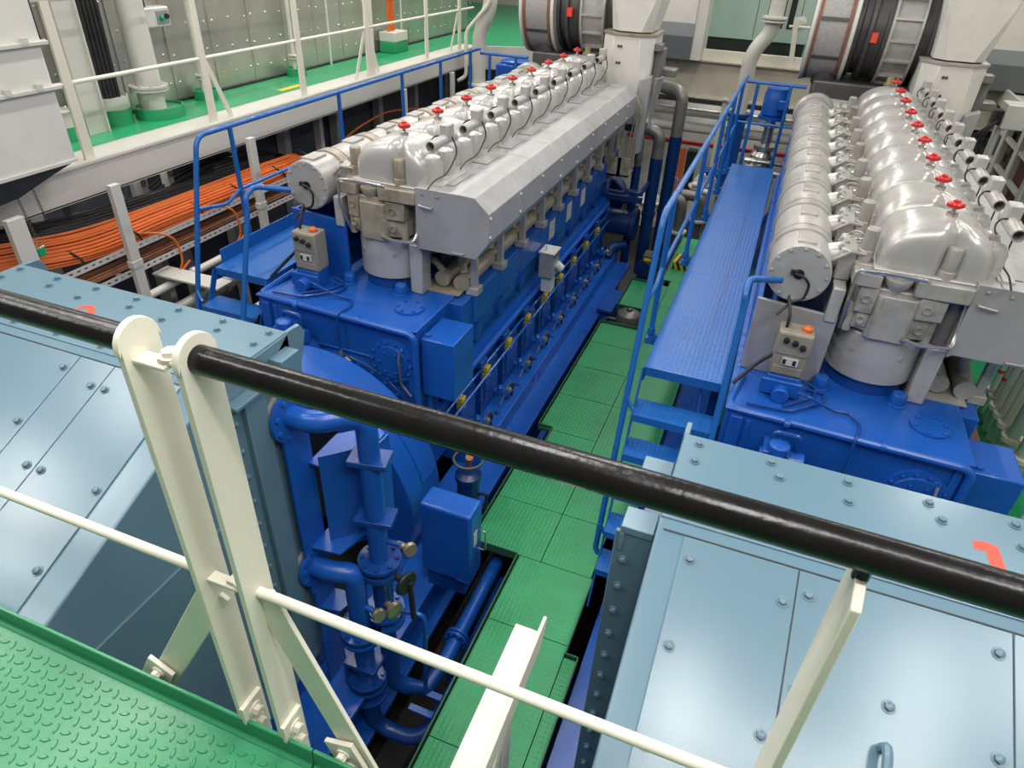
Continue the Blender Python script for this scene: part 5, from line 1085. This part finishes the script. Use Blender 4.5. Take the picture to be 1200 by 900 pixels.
# blue motor with pump behind the walkway end
t = thing('pump_motor', 'bright blue upright pump motor behind the end rail of the long walkway', 'pump', (-.14, 9.15, 1.0))
b = MB(); b.lathe((-.14, 9.2, 1.92), (0, 0, 1), [(.12, 0), (.14, .02), (.14, .25), (.125, .28), (.125, .31), (.03, .32)], 28); b.lathe((-.14, 9.2, 1.88), (0, 0, 1), [(.16, 0), (.16, .04)], 24); mt = b.build('motor', BLUE, t)
b = MB(); b.box(-.10, .02, 9.02, 9.09, 2.02, 2.12); b.build('terminal_box', BLUE, mt, bevel=.008)
b = MB(); b.cyl((-.14, 9.2, 1.55), (-.14, 9.2, 1.88), .06, 16); b.lathe((-.14, 9.2, 1.52), (0, 0, 1), [(.13, 0), (.13, .05)], 20); b.lathe((-.14, 9.2, 1.80), (0, 0, 1), [(.13, 0), (.13, .03)], 20); b.build('coupling', STEEL, t)
b = MB(); b.lathe((-.14, 9.2, 1.20), (0, 0, 1), [(.10, 0), (.15, .08), (.15, .25), (.1, .32)], 20); b.tube(fil([(-.3, 9.1, 1.3), (-.1, 9.0, 1.3), (.25, 9.0, 1.28)], .06), .045, 12); b.tube([(-.34, 9.0, 1.42), (.3, 9.05, 1.40)], .03, 10); b.build('pump_body', STEEL, t)
b = MB(); b.box(-.2, .05, 9.05, 9.35, .0, 1.2); b.build('pedestal', BLUE2, t)
# ================================================================ right side
for i, (x, y, r, m_, lo) in enumerate(((2.39, 6.50, .028, CREAM, 1), (2.40, 6.36, .030, CREAM, 1), (2.385, 6.20, .036, CREAM, 0), (2.395, 6.06, .036, CREAM, 0), (2.40, 5.92, .036, CREAM, 0), (2.43, 5.77, .052, PIPEG, 0), (2.45, 5.50, .058, PIPEG, 0))):
    lbs = ['farthest slim vertical pipe with red bands beside the right engine', 'second slim vertical pipe with red bands beside the right engine', 'third vertical white pipe from the back of the row beside the right engine', 'fourth vertical white pipe from the back of the row beside the right engine', 'fifth vertical white pipe from the back of the row beside the right engine', 'thick vertical pale green pipe, second nearest of the row by the right engine', 'nearest thick pale green vertical pipe at the right picture edge']
    t = thing('flanged_pipe', lbs[i], 'pipe', (x, y, 0), 'row of vertical pipes beside the right engine')
    zf = .31 if i < 5 else .28
    b = MB(); b.cyl((x, y, 0), (x, y, zf), r, 18); b.build('lower_pipe', PIPEG, t)
    b = MB(); b.cyl((x, y, zf), (x, y, 2.0), r, 18); b.build('upper_pipe', m_, t)
    for z in (zf - .011, zf + .011): flange(MB(), (x, y, z), (0, 0, 1), r + .035, .018, 6, .008).build('flange', CREAM, t)
    if lo:
        for z in (.50, .66, .70): MB().lathe((x, y, z), (0, 0, 1), [(r + .003, 0), (r + .003, .03)], 16).build('red_band', REDM, t)
    MB().lathe((x, y, 0), (0, 0, 1), [(r + .04, 0), (r + .04, .05), (r + .01, .05)], 18).build('collar', GREEN, t)
b = MB(); b.box(1.72, 4.4, 1.0, 11.5, -.03, 0); struct(b.build('floor_right', GREEN, off=(2, 5, 0)))
o = MB().box(1.85, 2.0, 5.0, 5.6, .0, .55).build('wooden_crate', BROWN, off=(1.7, 5.3, 0), bevel=.005); tag(o, 'small brown box on the green floor behind the right engine corner', 'box')
t = thing('handrail', 'bent grey handrail with orange foot at the right edge of the picture', 'railing', (1.9, 3.6, 0))
b = MB(); b.tube(fil([(2.6, 3.9, 1.10), (2.0, 3.88, 1.08), (1.88, 3.8, .98), (1.82, 3.72, .78)], .12), .026, 12); b.build('tube', GALV, t); b = MB(); b.tube([(1.82, 3.72, .78), (1.74, 3.62, .5), (1.74, 3.62, 0)], .027, 12); b.build('orange_foot', ORANGE, t)
o = MB().lathe((2.35, 3.7, 0), (0, 0, 1), [(.25, 0), (.25, .6), (.2, .66), (.05, .68)], 24).build('drum', DARKM, off=(2.35, 3.7, 0)); tag(o, 'dark drum on the green floor behind the grey handrail', 'drum')
# deck and frames on the right
b = MB(); b.box(2.75, 4.4, 6.0, 12.1, DZ - .05, DZ); b.box(2.74, 2.78, 6.0, 12.1, 1.90, DZ + .06); struct(b.build('floor_gallery', WHITE, off=(3, 9, 2)))
t = thing('support_frame', 'white steel frame with crossbars below the right gallery, brown tank behind', 'frame', (2.8, 10, 0))
for y in (8.6, 9.4, 10.2, 10.97, 11.5):
    MB().box(2.74, 2.83, y - .06, y + .06, -.03, 1.92).build('upright', WHITE, t, bevel=.004)
for z in (1.65, 1.3, .95): MB().bar((2.79, 8.6, z), (2.79, 11.6, z - .0), .05, .05).build('crossbar', WHITE, t)
o = MB().box(3.0, 3.6, 7.8, 11.4, .0, 1.85).build('brown_tank', BROWN, off=(3.3, 9.6, 0), bevel=.03); tag(o, 'dark brown tank behind the white frame at right', 'tank')
t = thing('junction_box', 'light grey box on a stand with hanging cables behind the right exhaust hood', 'box', (2.35, 9.6, 0))
b = MB(); b.box(2.28, 2.52, 9.4, 9.7, 2.02, 2.28); b.build('box', GALV, t, bevel=.01); b = MB(); b.box(2.2, 2.28, 9.45, 9.6, 2.05, 2.2); b.build('opening', BLACK, t); b = MB(); b.cyl((2.3, 9.5, 0), (2.3, 9.5, 2.02), .03, 10); b.build('stand', GALV, t)
b = MB()
for k in range(4): b.tube(fil([(2.24, 9.44, 2.1), (2.15 - .04 * k, 9.4, 1.9), (2.2 - .05 * k, 9.4, 1.6), (2.25, 9.4, 1.5)], .1), .008, 6)
b.build('cables', BLACK, t)

# lower machinery on the far floor, seen between the standpipes and the walkway rail
for i, (x, y, w_, h, m_, lb) in enumerate(((-1.05, 11.9, .34, .75, WHITE2, 'white pump housing, left one on the far floor under the far deck'), (-.55, 12.15, .3, .62, GALV, 'pale grey pump housing, right one on the far floor under the far deck'), (-1.75, 11.2, .36, .55, WHITE2, 'white strainer housing on the far floor behind the standpipes'))):
    t = thing('pump_housing', lb, 'pump', (x, y, -.4), 'housings on the far floor')
    b = MB(); b.lathe((x, y, -.4), (0, 0, 1), [(w_ / 2, 0), (w_ / 2, h * .7), (w_ * .35, h * .9), (w_ * .2, h), (.02, h)], 20); b.build('housing', m_, t)
    flange(MB(), (x, y, -.4 + h * .72), (0, 0, 1), w_ / 2 + .04, .025, 8, .012).build('flange', m_, t)
    b = MB(); b.tube(fil([(x + w_ * .4, y, 0), (x + w_ * .9, y - .1, 0), (x + w_ * .9, y - .1, .35)], .1), .04, 12); b.build('outlet', STEEL, t)
    b = MB(); handwheel(b, (x + w_ * .9, y - .1, .42), (0, -.3, 1), .08, .011); b.cyl((x + w_ * .9, y - .1, .33), (x + w_ * .9, y - .1, .42), .014, 8); b.build('handwheel', BLUE, t)
# ================================================================ light: ceiling tubes, added lamps under the decks and a soft ambient bounce
w = bpy.data.worlds.new('engine_room'); SC.world = w; w.use_nodes = True
w.node_tree.nodes['Background'].inputs[0].default_value = (1.0, .98, .94, 1)
w.node_tree.nodes['Background'].inputs[1].default_value = .145
def lamp(x, y, z, e, sx=1.4, sy=.25, rot=0, col=(1, .97, .92)):
    l = bpy.data.lights.new('ceiling_or_fill_lamp', 'AREA'); l.shape = 'RECTANGLE'; l.size = sx; l.size_y = sy; l.energy = e; l.color = col
    o = bpy.data.objects.new('ceiling_or_fill_lamp', l); COL.objects.link(o); o.location = (x, y, z); o.rotation_euler = (0, 0, rot)
for y in (1.5, 4.5, 7.5, 10.5, 13.5):
    for x in (-5.4, -3.6, -.7, 2.6):
        lamp(x, y, 5.6, 52, 1.4, .16, PI / 2)
for x in (-2.2, .9): lamp(x, .2, 5.0, 26, 1.4, .16)
for x, y in ((-6.3, -.3), (-4.6, -.4), (.25, -.1), (1.8, .55)): lamp(x, y, 5.6, 90 if x < -6 else 46, 1.4, .3, PI / 2)
lamp(-.8, 13.0, 1.9, 22, 1.8, .15); lamp(-5.7, 4.6, 1.96, 6, 1.2, .1, PI / 2)  # unseen lamps added under the decks to brighten the far wall and left space
SC.view_settings.view_transform = 'Standard'; SC.view_settings.look = 'None'; SC.view_settings.gamma = 1; SC.view_settings.exposure = 0
SC.view_settings.use_curve_mapping = False
